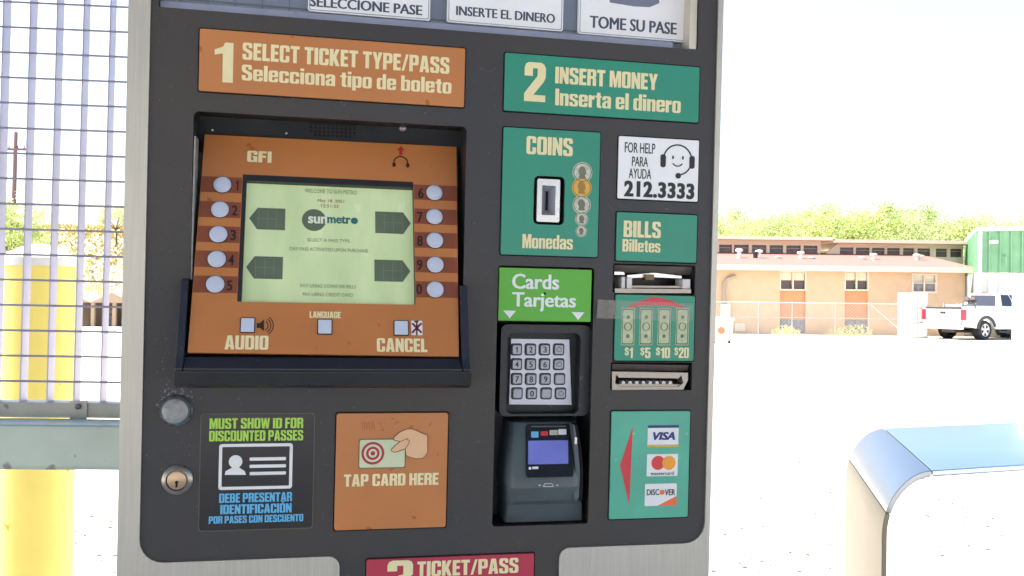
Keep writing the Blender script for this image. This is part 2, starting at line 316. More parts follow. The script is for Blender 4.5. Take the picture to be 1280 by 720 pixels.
# ================================================================== SETTING
def gmat():
    m = bpy.data.materials.new('pale_dusty_concrete'); m.use_nodes = True; t=m.node_tree; n=t.nodes; L=t.links; b=n['Principled BSDF']
    tc=n.new('ShaderNodeTexCoord'); a=n.new('ShaderNodeTexNoise'); a.inputs['Scale'].default_value=.35; a.inputs['Detail'].default_value=8
    c=n.new('ShaderNodeTexNoise'); c.inputs['Scale'].default_value=9; c.inputs['Detail'].default_value=8; c.inputs['Roughness'].default_value=.7
    L.new(tc.outputs['Object'],a.inputs[0]); L.new(tc.outputs['Object'],c.inputs[0])
    r=n.new('ShaderNodeValToRGB'); r.color_ramp.elements[0].color=lin((186,178,166)); r.color_ramp.elements[1].color=lin((208,202,192)); r.color_ramp.elements[0].position=.35; r.color_ramp.elements[1].position=.65
    L.new(a.outputs[0],r.inputs[0])
    r2=n.new('ShaderNodeValToRGB'); r2.color_ramp.elements[0].position=.30; r2.color_ramp.elements[1].position=.36; r2.color_ramp.elements[0].color=(.45,.43,.4,1); r2.color_ramp.elements[1].color=(1,1,1,1)
    L.new(c.outputs[0],r2.inputs[0]); mx=n.new('ShaderNodeMix'); mx.data_type='RGBA'; mx.blend_type='MULTIPLY'; mx.inputs[0].default_value=.6
    L.new(r.outputs[0],mx.inputs[6]); L.new(r2.outputs[0],mx.inputs[7]); L.new(mx.outputs[2],b.inputs['Base Color']); b.inputs['Roughness'].default_value=.9
    bp=n.new('ShaderNodeBump'); bp.inputs['Strength'].default_value=.4; bp.inputs['Distance'].default_value=.01; L.new(c.outputs[0],bp.inputs['Height']); L.new(bp.outputs[0],b.inputs['Normal'])
    return m
g = MB(); g.add([(-900,-900,0),(900,-900,0),(900,900,0),(-900,900,0)], [(0,1,2,3)])
go = obj('ground', g, gmat()); go['kind'] = 'structure'

rnd = random.Random(5)
pb = MB()
for i in range(2600):                                            # loose grit on the pavement
    y = 3.2+11*rnd.random()**1.5; x = rnd.uniform(-.62,.62)*y; s = rnd.choice((.005,.007,.009,.012,.016,.021))
    b = [Vector((x+s*math.cos(k*1.57+i)*rnd.uniform(.7,1.4), y+s*math.sin(k*1.57+i)*rnd.uniform(.7,1.4), 0)) for k in range(4)]
    pb.add(b+[Vector((x,y,s*.45))], [(0,1,4),(1,2,4),(2,3,4),(3,0,4)])
po = obj('gravel', pb, mat('dark_grit', (76,66,56), .9, var=.3)); po['kind'] = 'stuff'

# hill on the left
def hill():
    mb = MB(); nx, ny = 90, 26
    for j in range(ny):
        for i in range(nx):
            X = -150+i*1.75; Y = 55+j*3.2; h = 10.8*(1-math.exp(-((Y-55)/26)))*min(1, max(0,(5-X)/30))
            h = h*(.86+.2*noise.noise(Vector((X*.05,Y*.05,1))))+.5*noise.noise(Vector((X*.4,Y*.4,2)))*min(1,h)
            mb.v.append((X, Y, h-.25))
    mb.f = [(j*nx+i, j*nx+i+1, (j+1)*nx+i+1, (j+1)*nx+i) for j in range(ny-1) for i in range(nx-1)]; mb.m = [0]*len(mb.f)
    return mb
ho = obj('hill', hill(), mat('dry_rocky_slope', (140,120,98), .95, scale=1.3, col2=(178,160,134), bump=.5, bscale=6, spots=((86,74,54), .60, 2.2)), smooth=True, fix=False); ho['kind'] = 'structure'

def leafmat(name, c, c2):
    m = mat(name, c, .6, col2=c2, scale=1.2); b = m.node_tree.nodes['Principled BSDF']
    t = m.node_tree; tr = t.nodes.new('ShaderNodeBsdfTranslucent'); mx = t.nodes.new('ShaderNodeMixShader'); mx.inputs[0].default_value = .35
    out = t.nodes['Material Output']; src = b.inputs['Base Color'].links[0].from_socket
    t.links.new(src, tr.inputs[0]); t.links.new(b.outputs[0], mx.inputs[1]); t.links.new(tr.outputs[0], mx.inputs[2]); t.links.new(mx.outputs[0], out.inputs[0]); return m
m_leaf = leafmat('spring_leaves', (138,156,84), (190,202,132)); m_leaf2 = leafmat('grey_green_leaves', (150,162,112), (190,198,148))
m_bark = mat('grey_bark', (92,76,60), .9, var=.2, bump=.6, bscale=20)
def crown_mesh(seed, rx, rz, zc, n, nc, leaf, m):
    r = random.Random(seed); mb = MB(); cl = []
    for _ in range(nc):
        a = r.uniform(0,6.283); e = math.asin(r.uniform(-.75,1)); q = r.uniform(.45,1)
        cl.append((Vector((rx*q*math.cos(e)*math.cos(a), rx*q*math.cos(e)*math.sin(a), zc+rz*q*math.sin(e))), r.uniform(.16,.36)*rx))
    for i in range(n):
        c, cr = r.choice(cl); d = Vector((r.gauss(0,1),r.gauss(0,1),r.gauss(0,.8)))*cr*.55; p = c+d
        a = Vector((r.gauss(0,1),r.gauss(0,1),r.gauss(0,1))).normalized(); b = a.orthogonal().normalized(); s = leaf*r.uniform(.6,1.4)
        mb.add([p-a*s, p+b*s*.45, p+a*s, p-b*s*.45], [(0,1,2,3)])
    return mb.mesh('crown', m, fix=False), cl
def trunk_mesh(seed, h, cl, rad):
    r = random.Random(seed); mb = MB(); top = Vector((r.uniform(-.2,.2), r.uniform(-.2,.2), h))
    mb.tube([(0,0,-.1),(.05,.02,h*.5),top], [rad*1.2,rad*.9,rad*.7], 8)
    for c,_ in cl[:9]: mb.tube([top*.85, (top+c)/2+Vector((r.uniform(-.2,.2),0,.1)), c], [rad*.5,rad*.3,rad*.1], 6)
    return mb.mesh('trunk', m_bark)
KIND = []
for k in range(3):
    cm, cl = crown_mesh(20+k, 2.9+.3*k, 2.1, 4.9, 10500, 40, .09, m_leaf if k<2 else m_leaf2); KIND.append((cm, trunk_mesh(k, 2.9, cl, .16)))
def tree(x, y, k, s, rz, label, group=None, z=0):
    t = thing('tree', label, 'tree', Matrix.LocRotScale(Vector((x,y,z)), Matrix.Rotation(rz,3,'Z').to_quaternion(), Vector((s,s,s))), group)
    link('crown', KIND[k][0], t); link('trunk', KIND[k][1], t)
TX = [(893,262),(930,264),(965,268),(1003,262),(1040,258),(1075,250),(1110,256),(1142,262),(1175,264),(1215,272),(1250,268),(1290,272)]
TL = ['the steel right edge of the machine','the leftmost roof vent of the low building','the black roof vent of the low building','the right end of the first clerestory','the gap between the two clerestories','the first windows of the second clerestory','the middle of the second clerestory','the third clerestory window from the green building','the left corner of the green building','the white downspout of the green building','the middle of the green building roof','the far right end of the green roof']
for i,(px,py) in enumerate(TX):
    Y = 62+(i*7)%9; p = W(px, py, Y); k = i%3; s = p.z/7.15
    tree(p.x, Y, k, s, i*1.3, 'leafy green tree behind '+TL[i], 'trees behind the low building')
p = W(14, 236, 52); tree(p.x-.6, 52, 0, p.z/7.2, .4, 'green tree behind the utility pole at the far left')
p = W(146, 277, 72); tree(p.x, 72, 2, .42, 2, 'small tree on the hill crest beside the steel machine edge', z=W(146,300,72).z-.3)

# shrubs
def shrub_mesh(seed, r, h, n, m, leaf=.05):
    q = random.Random(seed); mb = MB()
    for i in range(n):
        a = q.uniform(0,6.28); d = r*q.random()**.6; z = h*q.random()*(1-.5*(d/r)**2); p = Vector((d*math.cos(a), d*math.sin(a), z+.02))
        u = Vector((q.gauss(0,.6),q.gauss(0,.6),1)).normalized(); b = u.orthogonal().normalized(); s = leaf*q.uniform(.6,1.5)
        mb.add([p-u*s, p+b*s*.4, p+u*s, p-b*s*.4], [(0,1,2,3)])
    return mb.mesh('foliage', m, fix=False)
m_weed = leafmat('yellow_weed_leaves', (176,168,108), (206,200,150))
sh = [shrub_mesh(k, .42, .42, 420, m_weed, .03) for k in range(2)]
for i,(px,py,s,lb) in enumerate([(982,421,1.1,'low yellowish weed clump under the nearest orange door bay'),(1069,421,1.3,'pale bushy weed at the foot of the middle door bay'),(115,372,2.4,'yellow green shrub on the slope above the open shed'),(1041,419,.8,'small weed tuft by the fence between the two door bays')]):
    if i==2: P = W(115,372,58); P.z = W(115,372,58).z
    else: P = G(px,py)
    o = link('shrub', sh[i%2]); o.location = P; o.scale = (s*1.3,s,s); tag(o, lb, 'shrub')
cv = MB(); q = random.Random(9)
for i in range(5000):
    X = q.uniform(-75,-20); Y = q.uniform(60,110); h = 10.8*(1-math.exp(-((Y-55)/26)))*min(1, max(0,(5-X)/30))*.9
    for _ in range(3):
        p = Vector((X+q.gauss(0,.3),Y,h+q.uniform(-.2,.5))); s = q.uniform(.1,.22); u = Vector((q.gauss(0,1),q.gauss(0,1),1)).normalized(); b = u.orthogonal().normalized()
        cv.add([p-u*s,p+b*s*.6,p+u*s,p-b*s*.6],[(0,1,2,3)])
co = obj('scrub', cv, leafmat('dry_scrub_leaves', (122,112,66), (170,156,96)), fix=False); co['kind'] = 'stuff'

# utility pole
p = W(17, 200, 60); t = thing('utility_pole', 'tall wooden utility pole with crossarm at the left', 'utility pole', Matrix.Translation((p.x,60,0)))
zt = W(20,165,60).z; dx = -.12
m_pole = mat('weathered_pole_wood', (104,82,84), .9, var=.2)
obj('pole', MB().tube([(dx,0,0),(-dx*.5,0,zt*.6),(-dx,0,zt)], [.17,.14,.11], 10), m_pole, t)
zc = W(17,187,60).z; ar = MB().boxw(-.85,.85,-.16,-.04,zc-.07,zc+.07, M=Matrix.Translation((0,0,0))); obj('crossarm', ar, m_pole, t)
for x in (-.7,-.25,.3,.7): obj('insulator', MB().lathe(Surf((x,-.1,zc+.05),(1,0,0),(0,1,0),ID4),0,0,[(.05,0),(.06,.05),(.03,.09),(.05,.14),(.01,.18)],8), mat('brown_porcelain',(70,52,48),.3), t)
w_ = MB()
for x in (-.7,.7):
    w_.tube([(x,-.1,zc+.24),(x-20,-6,zc-.9),(x-40,-12,zc+.2)], .012, 4)
obj('wire', w_, mat('wire_black',(40,38,40),.6), t)

# open shed on the left
P = G(112,411); t = thing('shed', 'low open brown shed seen through the grating beyond the yellow bollard', 'shed', Matrix.Translation(P))
m_shed = mat('brown_shed_paint',(150,130,108),.8,var=.1); m_wht = mat('white_paint',(214,212,206),.6,var=.04)
rf = MB()
for x0 in (-1.6,.1,1.75): rf.add([(x0,-.2,1.05),(x0+1.7,-.2,1.05),(x0+.85,-.2,1.45),(x0,2,1.05),(x0+1.7,2,1.05),(x0+.85,2,1.45)],[(0,1,2),(3,5,4),(0,2,5,3),(1,4,5,2),(0,3,4,1)])
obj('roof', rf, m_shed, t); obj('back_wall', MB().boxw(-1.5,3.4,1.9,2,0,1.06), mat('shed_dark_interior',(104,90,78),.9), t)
for x in (-1.5,-.65,.15,1.0,1.8,2.6,3.35): obj('post', MB().boxw(x-.07,x+.07,-.1,.04,0,1.06), m_wht if int(x*2)%2 else m_shed, t)
for x in (-1.1,.6,2.3): obj('machinery', MB().boxw(x-.3,x+.28,.5,1.1,.0,.55).boxw(x-.12,x+.2,.6,1,.55,.8), mat('grey_equipment',(96,92,88),.6,var=.3,scale=8), t, bev=.05)
for px0,px1 in ((98,150),):
    A = G(92,415); B = G(170,415); r_ = MB().tube([(A.x,A.y,.14),(B.x,B.y,.14)],.05,8)
    for k in range(5):
        x = A.x+(B.x-A.x)*k/4; r_.tube([(x,A.y,0),(x,A.y,.14)],.03,6)
    tag(obj('pipe_barrier', r_, m_wht), 'low white pipe barrier in front of the open shed', 'barrier')

# ------------------------------------------------------------------ long low building
BY = 42.0; BS = Surf((0,BY,0),(1,0,0),(0,0,1),ID4); gz = 0
m_wall = mat('tan_block_wall',(196,166,134),.85,scale=2.5,var=.05,bump=.3,bscale=8); m_fascia = mat('pale_fascia_paint',(206,190,168),.6,var=.04)
m_roof = mat('pink_red_shingle',(126,84,76),.9,scale=6,var=.12,bump=.6,bscale=14); m_door = mat('faded_orange_panel',(196,136,96),.6,scale=3,var=.07)
m_lou = mat('pale_window_panel',(206,198,176),.6,var=.05); m_dark = mat('dark_clerestory_glass',(84,70,72),.25,var=.2,scale=2); m_blu = mat('blue_grey_kick_panel',(128,128,132),.7,var=.2,scale=6)
B = thing('building', 'long low tan building with pink shingle roof and clerestory windows', 'building')
xL = W(640,380,BY).x; xR = W(1206,380,BY).x; eave = W(1000,336,BY).z
bays = [(975,1007),(1056,1085)]; hl = []
for a,b in bays: hl.append((W(a,380,BY).x, W(b,380,BY).x, .05, W((a+b)/2,339.5,BY).z))
wx0,wx1,wz0,wz1 = W(1141,350,BY).x, W(1170,350,BY).x, W(1155,365,BY).z, W(1155,343,BY).z
more = [(xL+2.2,xL+3.3,.05,2.5),(xL+5.2,xL+6.2,.05,2.5)]
obj('wall', holes(BS, [(xL,0),(xR,0),(xR,eave),(xL,eave)], [[(x0,z0),(x1,z0),(x1,z1),(x0,z1)] for x0,x1,z0,z1 in hl+more+[(wx0,wx1,wz0,wz1)]], -.25, 0), m_wall, B)
obj('wall', MB().boxw(xL,xL+.2,BY+.25,BY+12,0,eave).boxw(xR-.2,xR,BY+.25,BY+12,0,eave).boxw(xL,xR,BY+12,BY+12.2,0,eave), m_wall, B)
for x0,x1,z0,z1 in hl+more:
    H = z1-z0; xm = (x0+x1)/2
    obj('door_panel', MB().boxw(x0,x1,BY+.12,BY+.18,z0+H*.22,z0+H*.70), m_door, B, bev=.01)
    obj('kick_panel', MB().boxw(x0,xm-.02,BY+.12,BY+.18,z0,z0+H*.215).boxw(xm+.02,x1,BY+.12,BY+.18,z0,z0+H*.215), m_blu, B, bev=.01)
    for xa,xb in ((x0+.03,xm-.03),(xm+.03,x1-.03)):
        wn = obj('window', MB().boxw(xa,xb,BY+.14,BY+.16,z0+H*.715,z0+H*.85), m_dark, B)
        obj('window_panel', MB().boxw(xa,xb,BY+.12,BY+.17,z0+H*.86,z0+H*.985), m_lou, B, bev=.01)
    obj('frame', holes(BS, [(x0-.03,z0+H*.69),(x1+.03,z0+H*.69),(x1+.03,z1+.03),(x0-.03,z1+.03)], [[(x0+.03,z0+H*.715),(xm-.03,z0+H*.715),(xm-.03,z1-.03),(x0+.03,z1-.03)],[(xm+.03,z0+H*.715),(x1-.03,z0+H*.715),(x1-.03,z1-.03),(xm+.03,z1-.03)]], -.1,.02), m_fascia, B)
xm = (wx0+wx1)/2; zm = (wz0+wz1)/2
for xa,xb in ((wx0+.03,xm-.03),(xm+.03,wx1-.03)):
    for za,zb,mm in ((wz0+.03,zm-.02,m_blu),(zm+.02,wz1-.03,m_lou)): obj('window', MB().boxw(xa,xb,BY+.1,BY+.12,za,zb), mm, B)
obj('frame', holes(BS, [(wx0-.05,wz0-.05),(wx1+.05,wz0-.05),(wx1+.05,wz1+.05),(wx0-.05,wz1+.05)], [[(xa,za),(xb,za),(xb,zb),(xa,zb)] for xa,xb in ((wx0+.03,xm-.03),(xm+.03,wx1-.03)) for za,zb in ((wz0+.03,zm-.02),(zm+.02,wz1-.03))], -.08,.02), m_fascia, B)
rz = W(1000,318,BY+5).z
obj('roof', MB().add([(xL-.3,BY-.45,eave),(xR+.3,BY-.45,eave),(xR+.3,BY+5.5,rz),(xL-.3,BY+5.5,rz),(xL-.3,BY-.45,eave+.12),(xR+.3,BY-.45,eave+.12),(xR+.3,BY+5.5,rz+.12),(xL-.3,BY+5.5,rz+.12)],[(0,3,2,1),(4,5,6,7),(0,1,5,4),(2,3,7,6),(0,4,7,3),(1,2,6,5)]), m_roof, B)
obj('fascia', MB().boxw(xL-.32,xR+.32,BY-.5,BY-.452,eave-.1,eave+.13), m_fascia, B)
def clere(x0,x1,top,bot,wins,sl):
    Y = BY+5; X0 = W(x0,310,Y).x; X1 = W(x1,310,Y).x; zt = W((x0+x1)/2,top,Y).z; zb = W((x0+x1)/2,bot,Y).z; S2 = Surf((0,Y,0),(1,0,0),(0,0,1),ID4)
    hs = [(W(a,310,Y).x, W(b,310,Y).x) for a,b in wins]; za = zb+(zt-zb)*.02; zz = zb+(zt-zb)*.68
    obj('clerestory', holes(S2, [(X0,zb-.6),(X1,zb-.6),(X1,zt),(X0,zt)], [[(a,za),(b,za),(b,zz),(a,zz)] for a,b in hs], -.2,0), m_fascia, B)
    for a,b in hs:
        wn = obj('window', MB().boxw(a,b,Y+.12,Y+.14,za,zz), m_dark, B); obj('mullion', MB().boxw(a,b,Y+.07,Y+.11,zb+(zt-zb)*.46,zb+(zt-zb)*.5), mat('pale_mullion',(150,140,134),.6), wn)
    obj('roof', MB().boxw(X0-.4,X1+.5,Y-.55,Y+7,zt+.002,zt+.16), mat('tan_roof_edge',(226,204,182),.8,var=.05), B)
    if sl: obj('gable', MB().add([(X0-sl,Y,zb-.1),(X0-.002,Y,zb-.1),(X0-.002,Y,zt-.02),(X0-sl,Y+.15,zb-.1),(X0-.002,Y+.15,zb-.1),(X0-.002,Y+.15,zt-.02)],[(0,1,2),(3,5,4),(0,3,4,1),(0,2,5,3),(1,4,5,2)]), m_fascia, B)
clere(820,1026,300,318.6,[(830,850),(853,872),(876,895),(899,915),(917.5,936),(940,958),(962,979),(983,1001),(1004.5,1022)],0)
clere(1047,1204,305,321,[(1050,1067),(1070,1087),(1090,1106),(1109,1125),(1129,1143),(1147,1163),(1170,1184),(1188,1203)],.8)
for px,py,h,m in ((924,323,.55,m_wht),(944,319,.42,m_black),(949,318,.5,m_wht),(973,320,.22,m_wht),(1001,320,.45,m_wht),(1015,320,.2,m_wht),(1078,322,.25,m_wht),(1092,323,.4,m_wht),(1146,323,.4,m_wht),(1151,324,.35,m_wht)):
    P = W(px,py,BY+2.6); zr = eave+(rz-eave)*3.05/5.95
    obj('roof_vent', MB().lathe(Surf((P.x,BY+2.6,zr),(1,0,0),(0,1,0),ID4),0,0,[(.1,0),(.1,h*.75),(.17,h*.75),(.17,h*.95),(.05,h)],10), m, B)
Pp = W(905,380,BY-.12); zt_ = W(905,347,BY-.12).z
obj('conduit', MB().tube([(Pp.x,BY-.12,1.3),(Pp.x,BY-.12,zt_-.25),(Pp.x+.12,BY-.12,zt_-.05),(Pp.x+.5,BY-.12,zt_+.08)],.07,8), mat('grey_conduit',(150,140,128),.6), B, smooth=True)
q0 = W(900,398,BY); q1 = W(911,380,BY); obj('meter_box', MB().boxw(q0.x,q1.x,BY-.3,BY-.005,q0.z,q1.z), m_wht, B, bev=.02)
q0 = W(918,419,BY); q1 = W(931,404,BY); obj('wall_vent', MB().boxw(q0.x,q1.x,BY-.06,BY-.005,.1,q1.z), m_fascia, B, bev=.02)

# chain link fence
FY = 39.5; fz = W(1000,378.5,FY).z
fn = thing('chain_link_fence','pale chain link fence with gate in front of the tan building','fence',Matrix.Translation((0,FY,0)))
m_gal = mat('galvanised_pipe',(176,172,166),.45,metal=.5,var=.08)
X0 = W(860,400,FY).x; X1 = W(1134,400,FY).x
k = 0
for px in (872,910,948,990,1044,1086,1133):
    x = W(px,400,FY).x; obj('post', MB().tube([(x,0,0),(x,0,fz+.05)],.028,8), m_gal, fn)
obj('rail', MB().tube([(X0,0,fz),(X1,0,fz)],.022,8), m_gal, fn)
zr = W(1000,397,FY).z; obj('rail', MB().tube([(X0,0,zr),(X1,0,zr)],.016,8), m_gal, fn)
ga,gb = W(1088,400,FY).x, W(1131,400,FY).x; obj('gate_brace', MB().tube([(ga,-.03,fz-.05),(gb,-.03,.15)],.03,8), m_gal, fn)
wm = MB(); x = X0
while x < X1:
    for s in (1,-1):
        xa, xb = (x, x+fz) if s>0 else (x+fz, x)
        wm.tube([(xa,.02*s,0),(xb,.02*s,fz)],.0045,3,cap=False)
    x += .13
mo = obj('wire_mesh', wm, m_gal, fn, fix=False); mo['kind'] = 'stuff'

# crate stack / white locker by the truck
P0 = W(1133,415,39.2); P1 = W(1160,415,39.2); P0.z = P1.z = 0; hz = W(1145,366,P0.y).z
L_ = thing('storage_rack','white panelled steel locker left of the pickup tailgate','locker',Matrix.Translation(P0))
wd = P1.x-P0.x
obj('body', MB().boxw(0,wd,0,.9,0,hz), mat('chalky_locker_paint',(176,178,170),.6,var=.05), L_, bev=.02)
for r_ in range(3):
    for c in range(2):
        obj('panel', MB().boxw(.04+c*wd/2,wd/2-.04+c*wd/2,-.03,-.002,.06+r_*hz/3,hz/3-.04+r_*hz/3), mat('grey_locker_panel',(196,200,194),.6,var=.06), L_, bev=.012)

# dumpster bin at machine edge
P0 = G(889,429); P1 = G(915,429); hz = W(900,400,P0.y).z
D_ = thing('bin','cream metal bin with red mark beside the right edge of the machine','bin',Matrix.Translation(P0)); wd = P1.x-P0.x
m_bin = mat('cream_bin_paint',(210,198,164),.6,var=.08,scale=6)
obj('body', MB().add([(.04,0,.1),(wd-.04,0,.1),(wd,0,hz),(0,0,hz),(.04,.8,.1),(wd-.04,.8,.1),(wd,.9,hz),(0,.9,hz)],[(0,1,2,3),(4,7,6,5),(0,3,7,4),(1,5,6,2),(3,2,6,7),(0,4,5,1)]), m_bin, D_, bev=.02)
obj('lid', MB().boxw(-.04,wd+.04,-.05,.95,hz,hz+.06), mat('pale_bin_lid',(196,196,186),.6), D_, bev=.015)
obj('mark', MB().prism(Surf((.45*wd,-.004,hz*.55),(1,0,0),(0,0,1),ID4), circ(0,0,.12), 0,.004), mat('red_bin_mark',(196,110,84),.6), D_)
for x in (.12,wd-.12): obj('caster', MB().tube([(x-.03,.1,.06),(x+.03,.1,.06)],.06,10), m_black, D_)

# ------------------------------------------------------------------ green metal building
GYc = 41.2; pc = W(1220.5,400,GYc); zt = W(1220.5,290,GYc).z; zg = W(1220.5,340,GYc).z
GB = thing('metal_building','green over white ribbed metal building at the right','building',Matrix.Translation((pc.x,GYc,0)))
m_grn = mat('green_metal_cladding',(110,156,118),.5,var=.12,scale=2); m_wcl = mat('white_metal_cladding',(206,206,194),.5,var=.04); m_trim = mat('white_trim',(214,216,208),.5,var=.03)
ang = R(-6); dm = Vector((math.cos(ang), math.sin(ang),0)); ln = Vector((.385,.923,0)).normalized()
def clad(o0, d, n, length, z0, z1, m, sp=.3, rise=0):
    S = Surf(o0, d, (0,0,1), ID4); cnt = int(length/sp)
    obj('wall', MB().prism(S, [(0,z0),(length,z0),(length,z1+rise*length),(0,z1)], -.08, 0), m, GB)
    rb = MB()
    for i in range(cnt+1):
        u = i*sp; rb.prism(S, [(u,z0),(u+.05,z0),(u+.05,z1+rise*u),(u,z1+rise*u)], .001, .09)
    obj('rib', rb, m, GB)
clad((0,0,0), dm, None, 13, zg, zt, m_grn, .45, .03); clad((0,0,0), dm, None, 13, 0, zg-.02, m_wcl, .45)
lo = ln*9; S0 = (lo.x, lo.y, 0)
clad(S0, -ln, None, 9, zg, zt, m_grn, .3); clad(S0, -ln, None, 9, 0, zg-.02, m_wcl, .3)
obj('roof', MB().add([Vector((-.1,-.15,zt+.02)),dm*13+Vector((0,-.15,zt+.42)),dm*13+lo+Vector((0,0,zt+.42)),lo+Vector((-.1,0,zt+.02))]+[Vector((-.1,-.15,zt+.2)),dm*13+Vector((0,-.15,zt+.6)),dm*13+lo+Vector((0,0,zt+.6)),lo+Vector((-.1,0,zt+.2))],[(0,3,2,1),(4,5,6,7),(0,1,5,4),(1,2,6,5),(2,3,7,6),(3,0,4,7)]), m_trim, GB)
obj('downspout', MB().boxw(.0,.14,-.18,-.06,.1,zt), m_trim, GB, bev=.02)
obj('wall_light', MB().boxw(.45,.75,-.35,-.06,zt-.5,zt-.36), m_trim, GB, bev=.03)
obj('wall_bracket', MB().tube([(1.1,-.12,zt-1),(1.1,-.3,zt-1.05),(1.1,-.3,zt-1.5)],.04,8), m_grn, GB)

# ------------------------------------------------------------------ pickup truck
PH = R(63); cw = G(1229,425)
fwd = Vector((math.sin(PH),math.cos(PH),0)); rgt = Vector((math.cos(PH),-math.sin(PH),0))
ro = cw - rgt*.86 - fwd*1.25                       # rear centre on the ground
TM = Matrix(((rgt.x,fwd.x,0,ro.x),(rgt.y,fwd.y,0,ro.y),(0,0,1,0),(0,0,0,1)))
T = thing('pickup_truck','white crew cab pickup truck parked before the green building','pickup truck',TM)
m_car = mat('white_car_paint',(206,208,212),.3,var=.02,coat=.4); m_tyre = mat('tyre_rubber',(34,34,36),.85,var=.1); m_rim = mat('alloy_rim',(186,188,192),.3,metal=.7,var=.03)
m_flare = mat('dark_fender_trim',(52,50,46),.6,var=.08)
SIDE = Surf((0,0,0),(0,1,0),(0,0,1),ID4)     # u=y forward, v=z, w=+x
def arch(yc, r=.47, zc=.38): return [(yc+r*math.cos(R(a)), max(.42, zc+r*math.sin(R(a)))) for a in range(172,7,-12)]
low = [(.02,.5),(.02,1.22)] 
prof = [(.03,1.24),(.03,.55)]+arch(1.25)+[(1.85,.42),(4.1,.42)]+arch(4.8)+[(5.6,.45),(5.75,.6),(5.75,1.0),(5.6,1.12),(4.5,1.22),(4.15,1.26),(2.2,1.26)]
bd = MB()
for s in (-1,1):
    a,b = (.86,1.0) if s>0 else (-1.0,-.86); bd.prism(SIDE, prof, a, b)
bd.boxw(-.858,.858,.05,1.95,.62,.7); bd.boxw(-.858,.858,1.9,5.7,.45,.62); bd.boxw(-.858,.858,2.17,3.95,.622,1.255)
bd.add([(-.858,3.95,1.255),(.858,3.95,1.255),(.8,5.68,1.08),(-.8,5.68,1.08),(-.858,3.95,.63),(.858,3.95,.63),(.8,5.68,.63),(-.8,5.68,.63)],[(0,3,2,1),(4,5,6,7),(2,3,7,6),(0,1,5,4),(1,2,6,5),(0,4,7,3)])
# greenhouse: pillars + roof
z0,z1 = 1.26,1.86
gh = [(-.86,2.22,z0),(.86,2.22,z0),(.86,4.35,z0),(-.86,4.35,z0),(-.68,2.40,z1),(.68,2.40,z1),(.66,3.6,z1),(-.66,3.6,z1)]
bd.add(gh,[(0,1,5,4),(1,2,6,5),(2,3,7,6),(3,0,4,7),(4,5,6,7),(0,3,2,1)])
obj('body', bd, m_car, T, bev=.035, smooth=True)
def lerpq(a,b,c,d,u0,u1,v0,v1,off):
    a,b,c,d = map(Vector,(a,b,c,d)); n = (b-a).cross(d-a).normalized()*off
    f = lambda u,v: a*(1-u)*(1-v)+b*u*(1-v)+c*u*v+d*(1-u)*v+n
    P = [f(u0,v0),f(u1,v0),f(u1,v1),f(u0,v1)]; Q = [p-n*1.5 for p in P]
    return P+Q, [(0,1,2,3),(7,6,5,4),(0,4,5,1),(1,5,6,2),(2,6,7,3),(3,7,4,0)]
for nm,(a,b,c,d),rg in (('rear_window',(gh[0],gh[1],gh[5],gh[4]),(.1,.9,.14,.88)),('windshield',(gh[2],gh[3],gh[7],gh[6]),(.05,.95,.08,.92)),
    ('side_window',(gh[1],gh[2],gh[6],gh[5]),(.08,.44,.14,.9)),('side_window',(gh[1],gh[2],gh[6],gh[5]),(.49,.86,.14,.9)),('side_window',(gh[3],gh[0],gh[4],gh[7]),(.14,.51,.14,.9)),('side_window',(gh[3],gh[0],gh[4],gh[7]),(.56,.92,.14,.9))):
    v,f = lerpq(a,b,c,d,*rg,.012); obj(nm, MB().add(v,f), m_glass, T)
tg = obj('tailgate', MB().boxw(-.8,.8,-.01,.045,.62,1.22), m_car, T, bev=.015)
obj('top_trim', MB().boxw(-.8,.8,-.03,.05,1.215,1.29), mat('dark_tailgate_cap',(40,42,48),.5), tg, bev=.01)
obj('handle', MB().boxw(-.13,.13,-.035,-.011,1.02,1.12), m_black, tg, bev=.01)
obj('badge', MB().boxw(-.1,.1,-.025,-.011,.9,.94), m_chrome, tg)
bp_ = obj('bumper', MB().boxw(-.98,.98,-.2,-.02,.42,.62), m_chrome, T, bev=.03)
obj('license_plate', MB().boxw(-.16,.16,-.225,-.202,.45,.58), mat('plate_blue_grey',(120,126,150),.4), bp_)
obj('step_pad', MB().boxw(-.9,.9,-.19,-.03,.621,.635), m_black, bp_)
